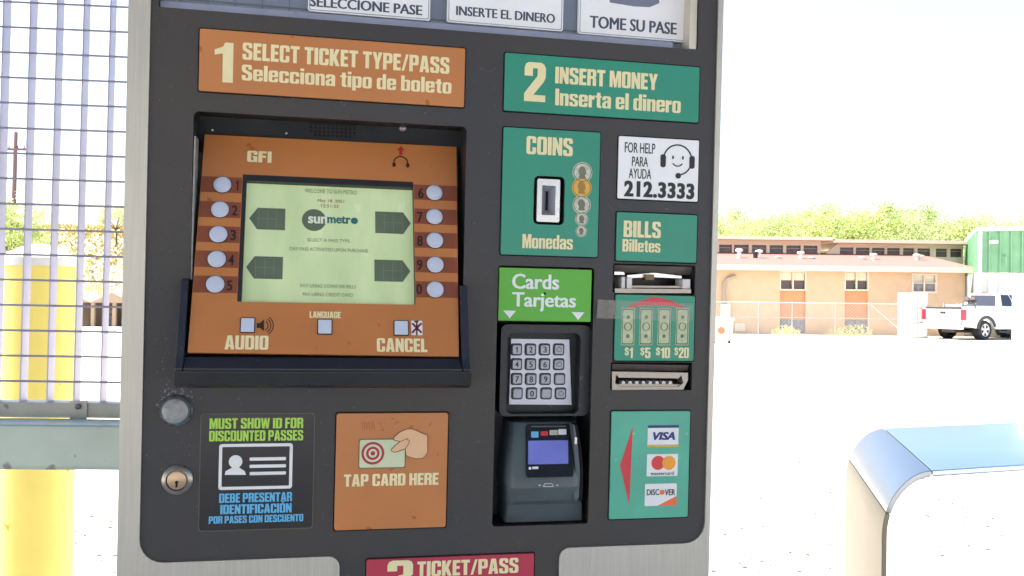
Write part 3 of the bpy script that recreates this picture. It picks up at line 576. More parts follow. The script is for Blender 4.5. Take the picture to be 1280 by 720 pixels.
for s in (-1,1):
    obj('taillight', MB().boxw(.81 if s>0 else -1.005,1.005 if s>0 else -.81,-.015,.09,.78,1.2), mat('red_lens',(190,20,40),.25,coat=.3), T, bev=.02)
    obj('headlight', MB().boxw(.6 if s>0 else -.98,.98 if s>0 else -.6,5.66,5.78,.75,.98), m_chrome, T, bev=.02)
    obj('mirror', MB().boxw(s*1.02-.1,s*1.02+.12,3.8,3.95,1.25,1.5), m_black, T, bev=.03)
    for yc in (1.25,4.8):
        pts = arch(yc,.47); out = [(yc+(u-yc)*1.24, .38+(v-.38)*1.24) for u,v in pts]
        a,b = (.99,1.03) if s>0 else (-1.03,-.99); obj('fender_flare', MB().prism(SIDE, out+list(reversed(pts)), a, b), m_flare, T)
        wh = obj('wheel', MB().tube([(s*.72,yc,.39),(s*.76,yc,.39)],.12,12), m_black, T)
        S = Surf((s*.86,yc,.39),(0,s,0),(0,0,1),ID4)
        obj('tyre', MB().lathe(S,0,0,[(.24,-.26),(.36,-.26),(.39,-.22),(.39,.06),(.36,.10),(.25,.10),(.25,.04)],28), m_tyre, wh, smooth=True)
        rm = MB(); rm.prism(S, circ(0,0,.07,12), .0,.09)
        for k in range(5):
            a = R(90+72*k); pp = [(.05,-.035),(.23,-.055),(.23,.055),(.05,.035)]
            rm.prism(S, [(x*math.cos(a)-y*math.sin(a), x*math.sin(a)+y*math.cos(a)) for x,y in pp], .05,.085)
        rm.lathe(S,0,0,[(.25,.0),(.255,.095),(.225,.09),(.22,.02),(.02,.01)],28)
        obj('rim', rm, m_rim, wh)
obj('side_step', MB().tube([(1.02,1.95,.36),(1.04,2.1,.32),(1.04,3.9,.32),(1.02,4.05,.36)],.04,8), m_black, T)
obj('exhaust', MB().tube([(.55,-.1,.33),(.55,1.2,.33)],.04,8).boxw(-.3,.3,.3,1.6,.28,.42), m_black, T)
obj('axle', MB().tube([(-.7,1.25,.39),(.7,1.25,.39)],.07,8), m_black, T)
obj('third_brake_light', MB().boxw(-.12,.12,2.41,2.47,1.861,1.9), m_red, T)
cr = MB()
for k in range(5): cr.boxw(-.35,.45,.5,1.3,.71+k*.15,.80+k*.15)
for x,y in ((-.38,.47),(.44,.47),(-.38,1.27),(.44,1.27)): cr.boxw(x,x+.05,y,y+.05,.71,1.46)
o = obj('crate', cr, mat('grey_slatted_crate',(140,142,134),.7,var=.1)); o.matrix_world = TM; tag(o,'grey slatted crate riding in the pickup bed','crate')
bg_ = MB(); q = random.Random(3)
for _ in range(7):
    u = q.uniform(.0,.5); bg_.add(*(lambda P:([P+Vector(v)*.5 for v in ((-.3,-.15,0),(.3,-.2,.05),(.25,.2,0),(-.2,.2,.1),(0,0,.3),(.1,.05,-.1))],[(0,1,4),(1,2,4),(2,3,4),(3,0,4),(1,0,5),(2,1,5),(3,2,5),(0,3,5)]))(Vector((.2+u,1.0+q.uniform(-.2,.2),1.5+q.uniform(0,.12)))))
o = obj('bundle', bg_, mat('dark_tarp',(60,52,52),.8,var=.2)); o.matrix_world = TM; tag(o,'dark crumpled bundle on top of the crate in the truck bed','bundle')

# ------------------------------------------------------------------ yellow bollards
m_yel = mat('yellow_bollard_paint',(234,214,112),.5,var=.05,scale=6,spots=((190,150,40),.72,20)); m_cap = mat('white_bollard_cap',(214,214,210),.6,var=.03)
def bollard(xl, xr, ytop, ycap, Y, label, mm=None):
    A = W(xl,400,Y); B_ = W(xr,400,Y); r = (B_.x-A.x)/2; cx = (A.x+B_.x)/2; zt = W((xl+xr)/2,ycap,Y).z; zz = W((xl+xr)/2,ytop,Y).z
    t = thing('bollard', label, 'bollard', Matrix.Translation((cx,Y,0)), 'yellow bollards')
    S = Surf((0,0,0),(1,0,0),(0,1,0),ID4)
    obj('pole', MB().lathe(S,0,0,[(r,0),(r,zt)],48), mm or m_yel, t, smooth=True)
    obj('cap', MB().lathe(S,0,0,[(r*1.03,zt-.005),(r*1.03,zt+.02),(r*.8,zt+(zz-zt)*.55),(r*.45,zt+(zz-zt)*.85),(r*.1,zz)],48), m_cap, t, smooth=True)
bollard(3,93,305,331,2.9,'tall yellow bollard with white domed cap behind the grating')
bollard(1270,1350,342,364,3.9,'bollard with a painted-in overexposed pale tone cut off by the right picture edge', mat('overexposed_bollard_tone',(226,218,188),.5,var=.03))  # overexposure of the yellow is put into this pale cream colour

# ------------------------------------------------------------------ wire grating with flat bars, left
GYd = 1.5; gO = W(80,260,GYd); gya = R(5); gr_ = R(-.55)
gx = Vector((math.cos(gya), math.sin(gya), -math.sin(-gr_)*1.0)).normalized(); gyv = Vector((0,0,1)); gyv = (gyv-gx*gx.dot(gyv)).normalized()
GS = Surf(gO, gx, gyv, ID4)
GR = thing('grating_panel','galvanised bar grating screen left of the ticket machine','grating', Matrix.Identity(4))
m_bar = mat('galvanised_flat_bar',(174,173,192),.45,metal=.3,var=.16,scale=14,stretch=(1,1,.4)); m_rod = mat('galvanised_rod',(138,138,156),.5,metal=.3,var=.1)
pit_u = (GS.hit(98.5,260)[0]-GS.hit(65,260)[0]); ub = GS.hit(98.5,260)[0]
v_bot = GS.hit(80,503)[1]; v_top = GS.hit(80,-110)[1]
u_l, u_r = GS.hit(-170,260)[0], GS.hit(166,260)[0]
barm = MB().prism(Surf((0,0,0),gx,gyv,ID4), [(-.0011,v_bot),(.0011,v_bot),(.0011,v_top),(-.0011,v_top)], -.026, 0).mesh('flat_bar', m_bar)
k = -6
while True:
    u = ub+k*pit_u; k += 1
    if u < u_l: continue
    if u > u_r: break
    link('flat_bar', barm, GR, Matrix.Translation(GS.pt(u,0,0)))
rodm = MB().tube([Vector(gx)*u_l, Vector(gx)*u_r], .0017, 6).mesh('rod', m_rod, smooth=True)
v0r = GS.hit(80,477)[1]; dv = (GS.hit(80,37)[1]-v0r)/14
for i in range(-0,20):
    v = v0r+dv*i
    if v < v_top: link('rod', rodm, GR, Matrix.Translation(GS.pt(0,v,.001)))
m_galv = mat('galvanised_channel',(168,170,164),.5,metal=.3,var=.1,scale=20,spots=((116,118,118),.66,30)); 
vb0 = GS.hit(80,522)[1]
obj('bottom_channel', MB().prism(GS, [(u_l,vb0),(u_r,vb0),(u_r,v_bot),(u_l,v_bot)], -.03, .004), m_galv, GR, bev=.0015)
ba,bb,bc,bd2 = GS.box(88,501,109,526,.006)
br_ = obj('bracket', MB().prism(GS, rr(ba,bb,bc,bd2,.001), .0045, .008), m_galv, GR, bev=.0008)
bu,bv = GS.hit(98,508,.008); obj('bolt', MB().lathe(GS,bu,bv,[(.0045,.008),(.0045,.011),(.002,.012)],12), mat('dark_bolt',(96,98,100),.4,metal=.6), br_)
# rail under it
RS = Surf(W(75,560,1.42), gx, gyv, ID4); ra = RS.hit(-200,560)[0]; rb = RS.hit(160,560)[0]; vt = RS.hit(75,531)[1]; vb = RS.hit(75,588)[1]
rl = MB().prism(RS, [(ra,vb),(rb,vb),(rb,vt),(ra,vt)], -.075, 0)
tag(obj('guard_rail', rl, mat('galvanised_rail',(168,182,176),.45,metal=.35,var=.12,scale=12,spots=((128,134,136),.64,24)), bev=.006, seg=3), 'square galvanised rail below the grating beside the machine', 'rail')

# ------------------------------------------------------------------ curved rail, right
hT = CAM.z-.25
A,B_,Cc = G(1105,535,hT), G(1165,588,hT), G(1280,580.5,hT); A2 = G(1280,527.5,hT)
d = ((Cc-B_).normalized()+(A2-A).normalized()).normalized()
HR = thing('hand_rail','wide curved stainless rail with joint line at lower right','rail',Matrix.Identity(4))
m_rail = mat('stainless_sky_tint',(186,200,214),.3,metal=1,var=.03,scale=8,stretch=(.5,1,6))  # bluish sky reflection is put into the rail top's colour
m_post = mat('stainless_ground_tint',(134,127,108),.5,metal=.35,var=.05,scale=8,stretch=(6,6,.5))  # same steel; the ground's cream reflection is put into this colour
th = .010; Rb = .092; up = Vector((0,0,1))
def band(path, nm, m=None):
    mb = MB(); n = len(path); vs = []
    for c,nn in path: vs += [A+c, B_+c, B_+c-nn*th, A+c-nn*th]
    fs = [(0,1,2,3), tuple(4*(n-1)+i for i in (3,2,1,0))]
    for i in range(n-1):
        for k in range(4): fs.append((4*i+k, 4*i+(k+1)%4, 4*(i+1)+(k+1)%4, 4*(i+1)+k))
    return obj(nm, mb.add(vs,fs), m or m_rail, HR, bev=.002, smooth=True, seg=3)
band([(d*.0012,up),(d*2.2,up)], 'top_rail')
pth = [(-d*.0012,up)]
for i in range(1,13):
    a = R(7.5*i); pth.append((-d*math.sin(a)*Rb - up*(1-math.cos(a))*Rb, up*math.cos(a)-d*math.sin(a)))
m_elb = mat('stainless_blend_tint',(168,174,180),.38,metal=.75,var=.04,scale=8,stretch=(3,3,1))  # same steel; reflected sky and ground tones blended into its colour
band(pth[:10], 'elbow', m_elb)
pth = [(pth[9][0]-(up*math.sin(R(67.5))+d*math.cos(R(67.5)))*.0008, pth[9][1])]+pth[10:]
pth += [(-d*Rb-up*(Rb+.02),-d),(-d*Rb-up*hT,-d)]
band(pth, 'post', m_post)

# ------------------------------------------------------------------ roof added out of view to shade the machine (above and behind the camera)
CN = thing('added_canopy','added blue-grey roof out of view that shades the ticket machine','added_canopy',Matrix.Translation((-.2,-1.2,0)))
m_can = mat('added_canopy_paint',(98,118,148),.6,var=.04)  # blue-grey chosen to cut and cool the light on the machine
obj('roof', MB().boxw(-5.2,3.8,-7.2,3.6,2.75,2.92), m_can, CN, bev=.02)
for x in (-4.9,3.5):
    obj('column', MB().boxw(x-.08,x+.08,-4.0,-3.84,0,2.749), m_can, CN, bev=.01)
    obj('beam', MB().boxw(x-.06,x+.06,-7.1,3.5,2.6,2.748), m_can, CN, bev=.01)
# ================================================================== TICKET MACHINE
TV = thing('ticket_machine','dark transit ticket vending machine in a steel cabinet with bilingual signs','ticket machine',MW)
P_ = lambda x,y,w=0: FACE.hit(x,y,w)
ul = (P_(163,0)[0]+P_(151,360)[0]*2+P_(149,720)[0])/4; ur = (P_(901,0)[0]+P_(897,360)[0]*2+P_(882,720)[0])/4
vbot = -1.42; vtop = .56
# dark plate outline (T shape)
pl = (P_(190,0)[0]+P_(180,360)[0]*2+P_(177,640)[0])/4; pr = (P_(893,30)[0]+P_(888,360)[0]*2+P_(884,600)[0])/4
vB1 = P_(300,699)[1]; vB2 = P_(790,681)[1]; s0 = P_(424,720)[0]; s1 = P_(698,715)[0]
def corner(cx,cy,r,a0,a1,n=6): return [(cx+r*math.cos(R(a0+(a1-a0)*i/n)), cy+r*math.sin(R(a0+(a1-a0)*i/n))) for i in range(n+1)]
rc = .026; rs = .013
vS = -.62
outer = [(pl,vtop-.03)]+corner(pl+rc,vB1+rc,rc,180,270)+corner(s0-rs,vB1-rs,rs,90,0)+[(s0,vS),(s1,vS)]+corner(s1+rs,vB2-rs,rs,180,90)+corner(pr-rc,vB2+rc,rc,270,360)+[(pr,vtop-.03)]
grow = lambda pts,e: [(u,v) for u,v in pts]
ring_outer = rr(ul,ur,vbot,vtop,.012)
cab = holes(FACE, ring_outer, [outer], -.14, .003)
obj('front_frame', cab, m_steel, TV, bev=0)
obj('cabinet', MB().prism(FACE, rr(ul+.001,ur-.001,vbot,vtop-.001,.012), -.44, -.1405), m_steel, TV)
obj('roof_cap', MB().boxw(ul-.02,ur+.02,vtop+.001,vtop+.04,-.46,.03), m_steel, TV, bev=.008)
# holes in the plate
Hwin = [P_(197,-60),P_(197,-2),P_(872,63),P_(872,-60)]
uwl, uwr = P_(198,5)[0], P_(872.5,40)[0]; vwb = (P_(197,9)[1]+P_(872,63)[1]+P_(550,35)[1])/3; Hwin = [(uwl,vwb),(uwr,vwb),(uwr,vtop-.06),(uwl,vtop-.06)]
b0_,b1_,b2_,b3_ = FACE.quad((245,138),(580,159),(580,470),(232,470)); Hscr = rr(b0_,b1_,b2_,b3_,.006)
c0,c1,c2,c3 = FACE.quad((621,331),(742,335.5),(736,656),(617,657)); Hcard = rr(c0,c1,c2,c3,.004)
e0,e1,e2,e3 = FACE.box(766,330.5,869,367.5); Hb1 = rr(e0,e1,e2,e3,.002)
f0,f1,f2,f3 = FACE.box(763,453,865,488); Hb2 = rr(f0,f1,f2,f3,.002)
k0,k1,k2,k3 = FACE.box(666.5,220.5,705,281); Hcoin = rr(k0,k1,k2,k3,.006)
plate_out = outer
obj('faceplate', holes(FACE, plate_out, [Hwin,Hscr,Hcard,Hb1,Hb2,Hcoin], -.004, 0), m_plate, TV)
def well(name, bx, depth, m, r=.004):
    u0,u1,v0,v1 = bx; o = rr(u0-.003,u1+.003,v0-.003,v1+.003,r); i = rr(u0,u1,v0,v1,r)
    x = obj(name, holes(FACE, o, [i], -depth, -.0045), m, TV)
    return x
# display window
well('window_well', (uwl,uwr,vwb,vtop-.06), .03, m_plate)
obj('window_backing', MB().prism(FACE,[(uwl,vwb),(uwr,vwb),(uwr,vtop-.06),(uwl,vtop-.06)],-.034,-.030), m_windowbk, TV)
gl = MB()  # thin lines imitate the mesh reflected in the window glass
for px in range(225,870,34):
    u = FACE.hit(px,20,-.029)[0]; gl.prism(FACE,[(u,vwb+.001),(u+.0012,vwb+.001),(u+.0012,vtop-.061),(u,vtop-.061)],-.0298,-.0290)
gl.prism(FACE,[(uwl,vwb+.018),(uwr,vwb+.018),(uwr,vwb+.0195),(uwl,vwb+.0195)],-.0298,-.0288)
obj('mesh_reflection_lines', gl, mat('mesh_reflection_grey',(96,106,124),.5), TV)
obj('window_trim', MB().prism(FACE,[(FACE.hit(863,30)[0],vwb+.001),(uwr-.001,vwb+.001),(uwr-.001,vtop-.061),(FACE.hit(863,30)[0],vtop-.061)],-.029,-.002), mat('pale_trim_strip',(206,200,186),.4,metal=.3), TV)
obj('window_trim', MB().prism(FACE,[(uwl+.001,vwb+.001),(uwr-.03,vwb+.001),(uwr-.03,vwb+.009),(uwl+.001,vwb+.009)],-.028,-.008), mat('lavender_glass_edge',(140,148,172),.3), TV)
def instr(x0,x1,yb,txt,tb,mt,lab):
    ws = -.022; u0,u1 = FACE.hit(x0,yb-15,ws)[0], FACE.hit(x1,yb-15,ws)[0]; vb = FACE.hit((x0+x1)/2,yb,ws)[1]
    s = obj('instruction_sign', MB().prism(FACE, rr(u0,u1,vb,vb+.085,.003), -.0285, ws), m_whitesign, TV); s['label'] = lab
    obj('sign_border', holes(FACE, rr(u0+.0015,u1-.0015,vb+.0015,vb+.0835,.002), [rr(u0+.0024,u1-.0024,vb+.0024,vb+.0826,.002)], ws, ws+.0003), mat('grey_line',(150,156,166),.5), s)
    obj('lettering', text(MB(), FACE, txt, FACE.box(*tb,ws), ws, heavy=0, smear=.035), mt, s); return s,u0,u1,vb
instr(385,538,20,'SELECCIONE PASE',(387,1,528,13.5),m_greyink,'white sign reading SELECCIONE PASE')
instr(559,704,33.5,'INSERTE EL DINERO',(570,12.5,694,24),m_greyink,'white sign reading INSERTE EL DINERO')
s_,_,_,_ = instr(723,858,47.5,'TOME SU PASE',(737,24,846,39),m_greyink,'white sign reading TOME SU PASE')
ws=-.022; hx = [FACE.hit(x,y,ws) for x,y in ((760,-30),(822,-30),(824,4),(812,9),(792,8),(762,3))]
obj('pass_icon', MB().prism(FACE,hx,ws,ws+.0004), mat('icon_grey',(116,124,146),.5), s_)

# ---- printed sign panels
TK = .0022
def sign(name, q, m, label=None, r=.002, surf=FACE, w=0, tk=TK):
    bx = surf.quad(*q); o = obj(name, MB().prism(surf, rr(*bx,r), w+.0003, w+tk, inset=.0006), m, TV)
    if label: o['label'] = label
    # shadow-gap border around the inset label
    return o
def lab_text(par, s, x0,y0,x1,y1, m, surf=FACE, w=TK, nm='lettering', **k):
    return obj(nm, text(MB(), surf, s, surf.box(x0,y0,x1,y1,w), w, **k), m, par)
def gap(q):
    u0,u1,v0,v1 = FACE.quad(*q); e=.0016
    return rr(u0-e,u1+e,v0-e,v1+e,.003)
Q1=((250.6,37.9),(581.4,59.3),(579.7,133),(247.9,115.4)); Q2=((630.7,63.3),(873.3,87.3),(872.7,156),(630,136)); Q3=((628.3,158.7),(749.3,166.6),(746.6,321.1),(626.2,318.2))
Q4=((772.6,169.2),(872.6,176.8),(871.7,252.9),(772,247.7)); Q5=((770.3,265.2),(871.1,269),(869.4,329.3),(769.7,325)); Q6=((624.4,333.9),(738.9,338),(737.5,402.8),(622.2,400))
Q7=((769.4,368),(868.9,370),(865.3,451.1),(766.7,450.5)); Q8=((765,513.7),(863.4,513.7),(857.6,644.2),(759.8,650.3)); Q9=((419.2,516),(559.3,516),(557.5,659.8),(419.2,660.9)); Q10=((249.4,516),(392.4,516),(393,661),(248.6,664))
Q11=((457,699),(667,691),(666,760),(458,768))
gm = MB()  # black sheets draw the shadow border round the inset signs
for q in (Q1,Q2,Q4,Q5,Q7,Q8,Q9,Q11): gm.prism(FACE, gap(q), .00005, .00025)
_h = holes(FACE, gap(Q3), [Hcoin], .00005, .00025); gm.add(_h.v, _h.f)
obj('panel_gap_shadow', gm, m_hole, TV)
HV = dict(imp=True)
s = sign('step_sign', Q1, m_orange, 'orange sign for step 1')
lab_text(s,'1',268,53,291.5,103,m_cream,nm='numeral',imp=True); lab_text(s,'SELECT TICKET TYPE/PASS',303,62.5,562,83.5,m_cream,**HV); lab_text(s,'Selecciona tipo de boleto',302,89.5,564.5,112.5,m_cream,**HV)
s = sign('step_sign', Q2, m_green, 'green sign for step 2')
lab_text(s,'2',655.5,78,682,127,m_cream,nm='numeral',imp=True); lab_text(s,'INSERT MONEY',694,88,822,108.5,m_cream,**HV); lab_text(s,'Inserta el dinero',694,116,851,136.5,m_cream,**HV)
s = sign('step_sign', Q11, m_pink, 'crimson sign for step 3')
lab_text(s,'3',484,700.5,516,745,m_cream,nm='numeral',imp=True); lab_text(s,'TICKET/PASS',521.5,699.5,648,718.5,m_cream,**HV)
# coins panel with opening for the slot
u0,u1,v0,v1 = FACE.quad(*Q3)
s = obj('coin_sign', holes(FACE, rr(u0,u1,v0,v1,.002), [Hcoin], .0003, TK), m_green, TV)
lab_text(s,'COINS',658,171.5,716,194,m_cream,**HV); lab_text(s,'Monedas',653,293.5,716,311,m_cream,**HV)
for px,py,r,m in ((728,215.5,13.2,m_silverp),(727,234.5,13.2,m_gold),(727,256,12.2,m_silverp),(727,274,8.8,m_silverp),(726.5,289,7.6,m_silverp)):
    u,v = P_(px,py,TK); rr_u = r*.00094; k = .0001*(py-200)/20
    c = obj('coin_picture', MB().prism(FACE, circ(u,v,rr_u,28), TK, TK+.0003+k), m, s)
    e = MB(); e.add(*[]) if False else None
    z = TK+.0003+k
    hd = [(u+rr_u*a,v+rr_u*b) for a,b in ((-.35,-.6),(.4,-.6),(.25,-.3),(.4,-.05),(.3,.35),(.05,.6),(-.3,.5),(-.45,.1),(-.3,-.2))]
    dm_ = holes(FACE, circ(u,v,rr_u*.93,28), [circ(u,v,rr_u*.84,28)], z, z+.0002); dm_.prism(FACE, hd, z, z+.0002)
    obj('coin_relief', dm_, mat('coin_gold_line',(164,124,50),.4) if m is m_gold else m_coind, s)
# coin slot
well('coin_well', (k0,k1,k2,k3), .012, m_black, .006)
a0,a1,a2,a3 = FACE.box(671,224,699.5,277.5,.002); i0,i1,i2,i3 = FACE.box(677,232,694,269,.002)
cs = obj('coin_slot', holes(FACE, rr(a0,a1,a2,a3,.002), [rr(i0,i1,i2,i3,.001)], -.010, .003), m_chrome, TV)
obj('slot_throat', MB().add([FACE.pt(i0,i2,.002),FACE.pt(i1,i2,.002),FACE.pt(i1,i3,.002),FACE.pt(i0,i3,.002),FACE.pt(i0*.6+i1*.4,i2*.8+i3*.2,-.008),FACE.pt(i0*.4+i1*.6,i2*.8+i3*.2,-.008),FACE.pt(i0*.4+i1*.6,i2*.2+i3*.8,-.008),FACE.pt(i0*.6+i1*.4,i2*.2+i3*.8,-.008)],[(0,1,5,4),(1,2,6,5),(2,3,7,6),(3,0,4,7),(4,5,6,7)]), mat('brushed_funnel',(150,156,168),.35,metal=.25), cs)
mu = (i0+i1)/2; obj('slit', MB().prism(FACE, rr(mu-.0012,mu+.0014,i2+.004,i3-.006,.0008), -.0075,-.0066), m_hole, cs)
# help label
s = sign('help_label', Q4, m_whitesign, 'white help label with a phone number and headset face', .0015)
lab_text(s,'FOR HELP',781,178.5,819,191.5,m_ink,heavy=0,smear=.01); lab_text(s,'PARA',790,196,810,208,m_ink,heavy=0,smear=.01); lab_text(s,'AYUDA',786,211,814,223.5,m_ink,heavy=0,smear=.01)
lab_text(s,'212.3333',780,227.5,868,247.5,m_ink,heavy=.03,smear=.03,space=1.12)
u,v = P_(847,200,TK); r = .0195; ic = MB()
def arcband(u,v,r1,r2,a0,a1,n=24): return [(u+r2*math.cos(R(a0+(a1-a0)*i/n)),v+r2*math.sin(R(a0+(a1-a0)*i/n))) for i in range(n+1)]+[(u+r1*math.cos(R(a1-(a1-a0)*i/n)),v+r1*math.sin(R(a1-(a1-a0)*i/n))) for i in range(n+1)]
ic.prism(FACE, arcband(u,v,r-.0018,r,-85,178), TK,TK+.0004); 
ic.prism(FACE, rr(u-r-.003,u-r+.004,v-.010,v+.006,.003), TK,TK+.0006); ic.prism(FACE, rr(u+r-.004,u+r+.003,v-.010,v+.006,.003), TK,TK+.0006)
ic.prism(FACE, arcband(u,v,.0068,.0084,-145,-35,10), TK,TK+.0004)
for du in (-.0062,.0068): ic.prism(FACE, circ(u+du,v+.003,.0012,10,.0024), TK,TK+.0004)
ic.prism(FACE, circ(u+.0012,v-r,.0036,14), TK,TK+.0006)
obj('headset_face', ic, m_ink, s)
# bills label
s = sign('bills_sign', Q5, m_green); lab_text(s,'BILLS',779.5,276.5,826,297,m_cream,**HV); lab_text(s,'Billetes',778,299.5,825.5,315,m_cream,**HV)
# banknote panel
s = sign('banknote_sign', Q7, m_green)
hh = [P_(x,y,TK) for x,y in ((779,386),(800,376),(819,370.5),(840,376),(861,386.5),(840,383),(819,381),(800,383))]
obj('red_arrow', MB().prism(FACE,hh,TK,TK+.0003), m_red, s)
for x0,x1,tx in ((776.6,793,('$1',781,791)),(799.2,815.6,('$5',800.5,813)),(822,838,('$10',820,837.5)),(844.6,860.8,('$20',843,861))):
    bx = FACE.box(x0,385,x1,431.5,TK); b = obj('banknote_picture', MB().prism(FACE, bx and [(bx[0],bx[2]),(bx[1],bx[2]),(bx[1],bx[3]),(bx[0],bx[3])], TK, TK+.0005), m_bill, s)
    d_ = holes(FACE, [(bx[0]+.0008,bx[2]+.0008),(bx[1]-.0008,bx[2]+.0008),(bx[1]-.0008,bx[3]-.0008),(bx[0]+.0008,bx[3]-.0008)], [rr(bx[0]+.0018,bx[1]-.0018,bx[2]+.0024,bx[3]-.0024,.002)], TK+.0005, TK+.0007)
    um = (bx[0]+bx[1])/2; vm = (bx[2]+bx[3])/2
    d_.prism(FACE, circ(um,vm,.0052,16), TK+.0005, TK+.0007); d_.prism(FACE, circ(um,vm+.0118,.0024,12), TK+.0005, TK+.0007); d_.prism(FACE, circ(um,vm-.0118,.0024,12), TK+.0005, TK+.0007)
    obj('banknote_print', d_, m_billd, s); obj('banknote_portrait', MB().prism(FACE, circ(um,vm,.0036,14,.0044), TK+.0007, TK+.0009), m_bill, s)
    lab_text(s,tx[0],tx[1],434,tx[2],447.5,m_cream,imp=True)
# tape
ta = FACE.box(745,374,768,398,.001); obj('tape', MB().prism(FACE,[(ta[0],ta[2]),(FACE.hit(866,388,.003)[0],ta[2]-.002),(FACE.hit(866,388,.003)[0],ta[3]-.003),(ta[0]+.001,ta[3])],.0031,.0032), m_tape, TV)
obj('tape', MB().prism(FACE,[(ta[0]+.001,ta[2]+.001),(ta[1],ta[2]),(ta[1],ta[3]-.001),(ta[0]+.002,ta[3]-.001)],.0034,.0035), mat('wrinkled_tape',(150,146,140),.3,var=.3,scale=160,alpha=.38), TV)
# bill acceptors
def bslot(bx):
    well('bill_well', bx, .05, m_black, .002); obj('bill_well_back', MB().prism(FACE,[(bx[0],bx[2]),(bx[1],bx[2]),(bx[1],bx[3]),(bx[0],bx[3])],-.052,-.05), m_black, TV)
bslot((e0,e1,e2,e3)); bslot((f0,f1,f2,f3))
m_lip = mat('worn_silver_lip',(154,148,142),.32,metal=.6,var=.1,scale=40); m_wh2 = mat('white_guide',(214,214,216),.35,var=.04)
BA = obj('bill_acceptor', MB().add([FACE.pt(*P_(768,331.5,-.004),-.004),FACE.pt(*P_(865,333.5,-.004),-.004),FACE.pt(*P_(864,344,-.018),-.018),FACE.pt(*P_(768,340,-.018),-.018)],[(0,1,2,3)])
    .prism(FACE, [P_(x,y,-.003) for x,y in ((768,360.5),(863,361.5),(863,366.5),(768,366))], -.02,-.001)
    .prism(FACE, [P_(x,y,-.008) for x,y in ((788,357),(853,357.5),(853,360),(788,359.6))], -.02,-.008), m_lip, TV)
BA['label'] = 'upper bill slot with open silver shutter'
obj('shutter', MB().prism(FACE, [P_(x,y,-.012) for x,y in ((784,344),(818,341),(852,345),(852,348),(818,346.5),(784,347.5))], -.03,-.012).prism(FACE, [P_(x,y,-.006) for x,y in ((768,339.5),(780,340),(781,343.5),(768,343.5))], -.02,-.006), m_chrome, BA)
obj('clip', MB().prism(FACE, rr(*FACE.box(807,343,818,350.5,-.006),.001), -.02,-.006), mat('bronze_clip',(110,92,70),.4,metal=.5), BA, bev=.0008)
for a,b,c,d_ in ((777,346,781.5,360.5),(784,346.5,790,360.5),(853.5,349,863,361)): obj('guide', MB().prism(FACE, rr(*FACE.box(a,b,c,d_,-.004),.0006), -.03,-.004), m_wh2, BA, bev=.0006)
BC = obj('bill_outlet', MB().add([FACE.pt(*P_(765,455,-.002),-.002),FACE.pt(*P_(861,456.5,-.002),-.002),FACE.pt(*P_(859,464,-.014),-.014),FACE.pt(*P_(765,462.5,-.014),-.014)],[(0,1,2,3)]), m_lip, TV)
BC['label'] = 'lower bill outlet with toothed mouth'
BC2 = holes(FACE, [P_(x,y,-.002) for x,y in ((765,464.5),(860,466),(860,475),(854,487),(765,487.5))], [[P_(x,y,-.002) for x,y in ((770,468),(774,472),(848,473),(852,469),(854,479),(848,483.5),(776,483.5),(769,479))]], -.02,-.002)
obj('mouth_frame', BC2, m_lip, BC)
for i in range(8):
    x = 779+i*8.4; obj('tooth', MB().prism(FACE, [P_(a,b,-.006) for a,b in ((x-2,480.5),(x-1,476.5),(x+2,476.5),(x+3,480.5))], -.02,-.006), m_wh2, BC)
obj('mouth_lip', MB().prism(FACE, [P_(a,b,-.004) for a,b in ((772,480),(852,480.5),(848,483.2),(776,483.2))], -.02,-.0045), m_lip, BC)
# card brand label
s = sign('card_brand_sign', Q8, m_green2, 'faded green sign with accepted card pictures')
tr = [P_(x,y,TK) for x,y in ((791,533),(786.5,631),(775,581.5))]
obj('red_arrow', MB().prism(FACE,tr,TK,TK+.0003), m_red, s)
bx = FACE.box(809.5,531.5,848,558.5,TK); c = obj('card_picture', MB().prism(FACE, rr(*bx,.001), TK, TK+.0004), m_white, s)
H = bx[3]-bx[2]; obj('card_stripe', MB().prism(FACE,[(bx[0],bx[3]-H*.12),(bx[1],bx[3]-H*.12),(bx[1],bx[3]),(bx[0],bx[3])],TK+.0004,TK+.0006), m_visa, s)
obj('card_stripe', MB().prism(FACE,[(bx[0],bx[2]),(bx[1],bx[2]),(bx[1],bx[2]+H*.1),(bx[0],bx[2]+H*.1)],TK+.0004,TK+.0006), m_gold, s)
lab_text(s,'VISA',816,540,844,550,m_visa,w=TK+.0004,heavy=.02,smear=.03,shear=.25)
bx = FACE.box(808.5,567.5,847,595,TK); c = obj('card_picture', MB().prism(FACE, rr(*bx,.001), TK, TK+.0004), m_white, s)
for px,m,k in ((822.5,mat('logo_red',(214,62,60),.4),.0002),(836,m_orc,.0003)):
    u,v = P_(px,578.5,TK); obj('logo_disc', MB().prism(FACE, circ(u,v,.0088,28), TK+.0004, TK+.0004+k), m, s)
lab_text(s,'mastercard',814,589.5,842,593.8,m_ink,w=TK+.0004,heavy=0,smear=0)
bx = FACE.box(806,604.5,845.5,632,TK); c = obj('card_picture', MB().prism(FACE, rr(*bx,.001), TK, TK+.0004), m_white, s)
obj('card_wedge', MB().prism(FACE,[(bx[0]+.4*(bx[1]-bx[0]),bx[2]),(bx[1],bx[2]),(bx[1],bx[2]+.42*(bx[3]-bx[2]))],TK+.0004,TK+.0006), mat('logo_orange',(240,110,60),.4), s)
lab_text(s,'DISC',808.5,611.5,824,619,m_ink,w=TK+.0004,heavy=.005,smear=.015); lab_text(s,'VER',831,611.5,844,619,m_ink,w=TK+.0004,heavy=.005,smear=.015)
u,v = P_(827.5,615.2,TK); obj('logo_dot', MB().prism(FACE,circ(u,v,.0032,14),TK+.0004,TK+.0006), mat('logo_orange',(240,110,60),.4), s)
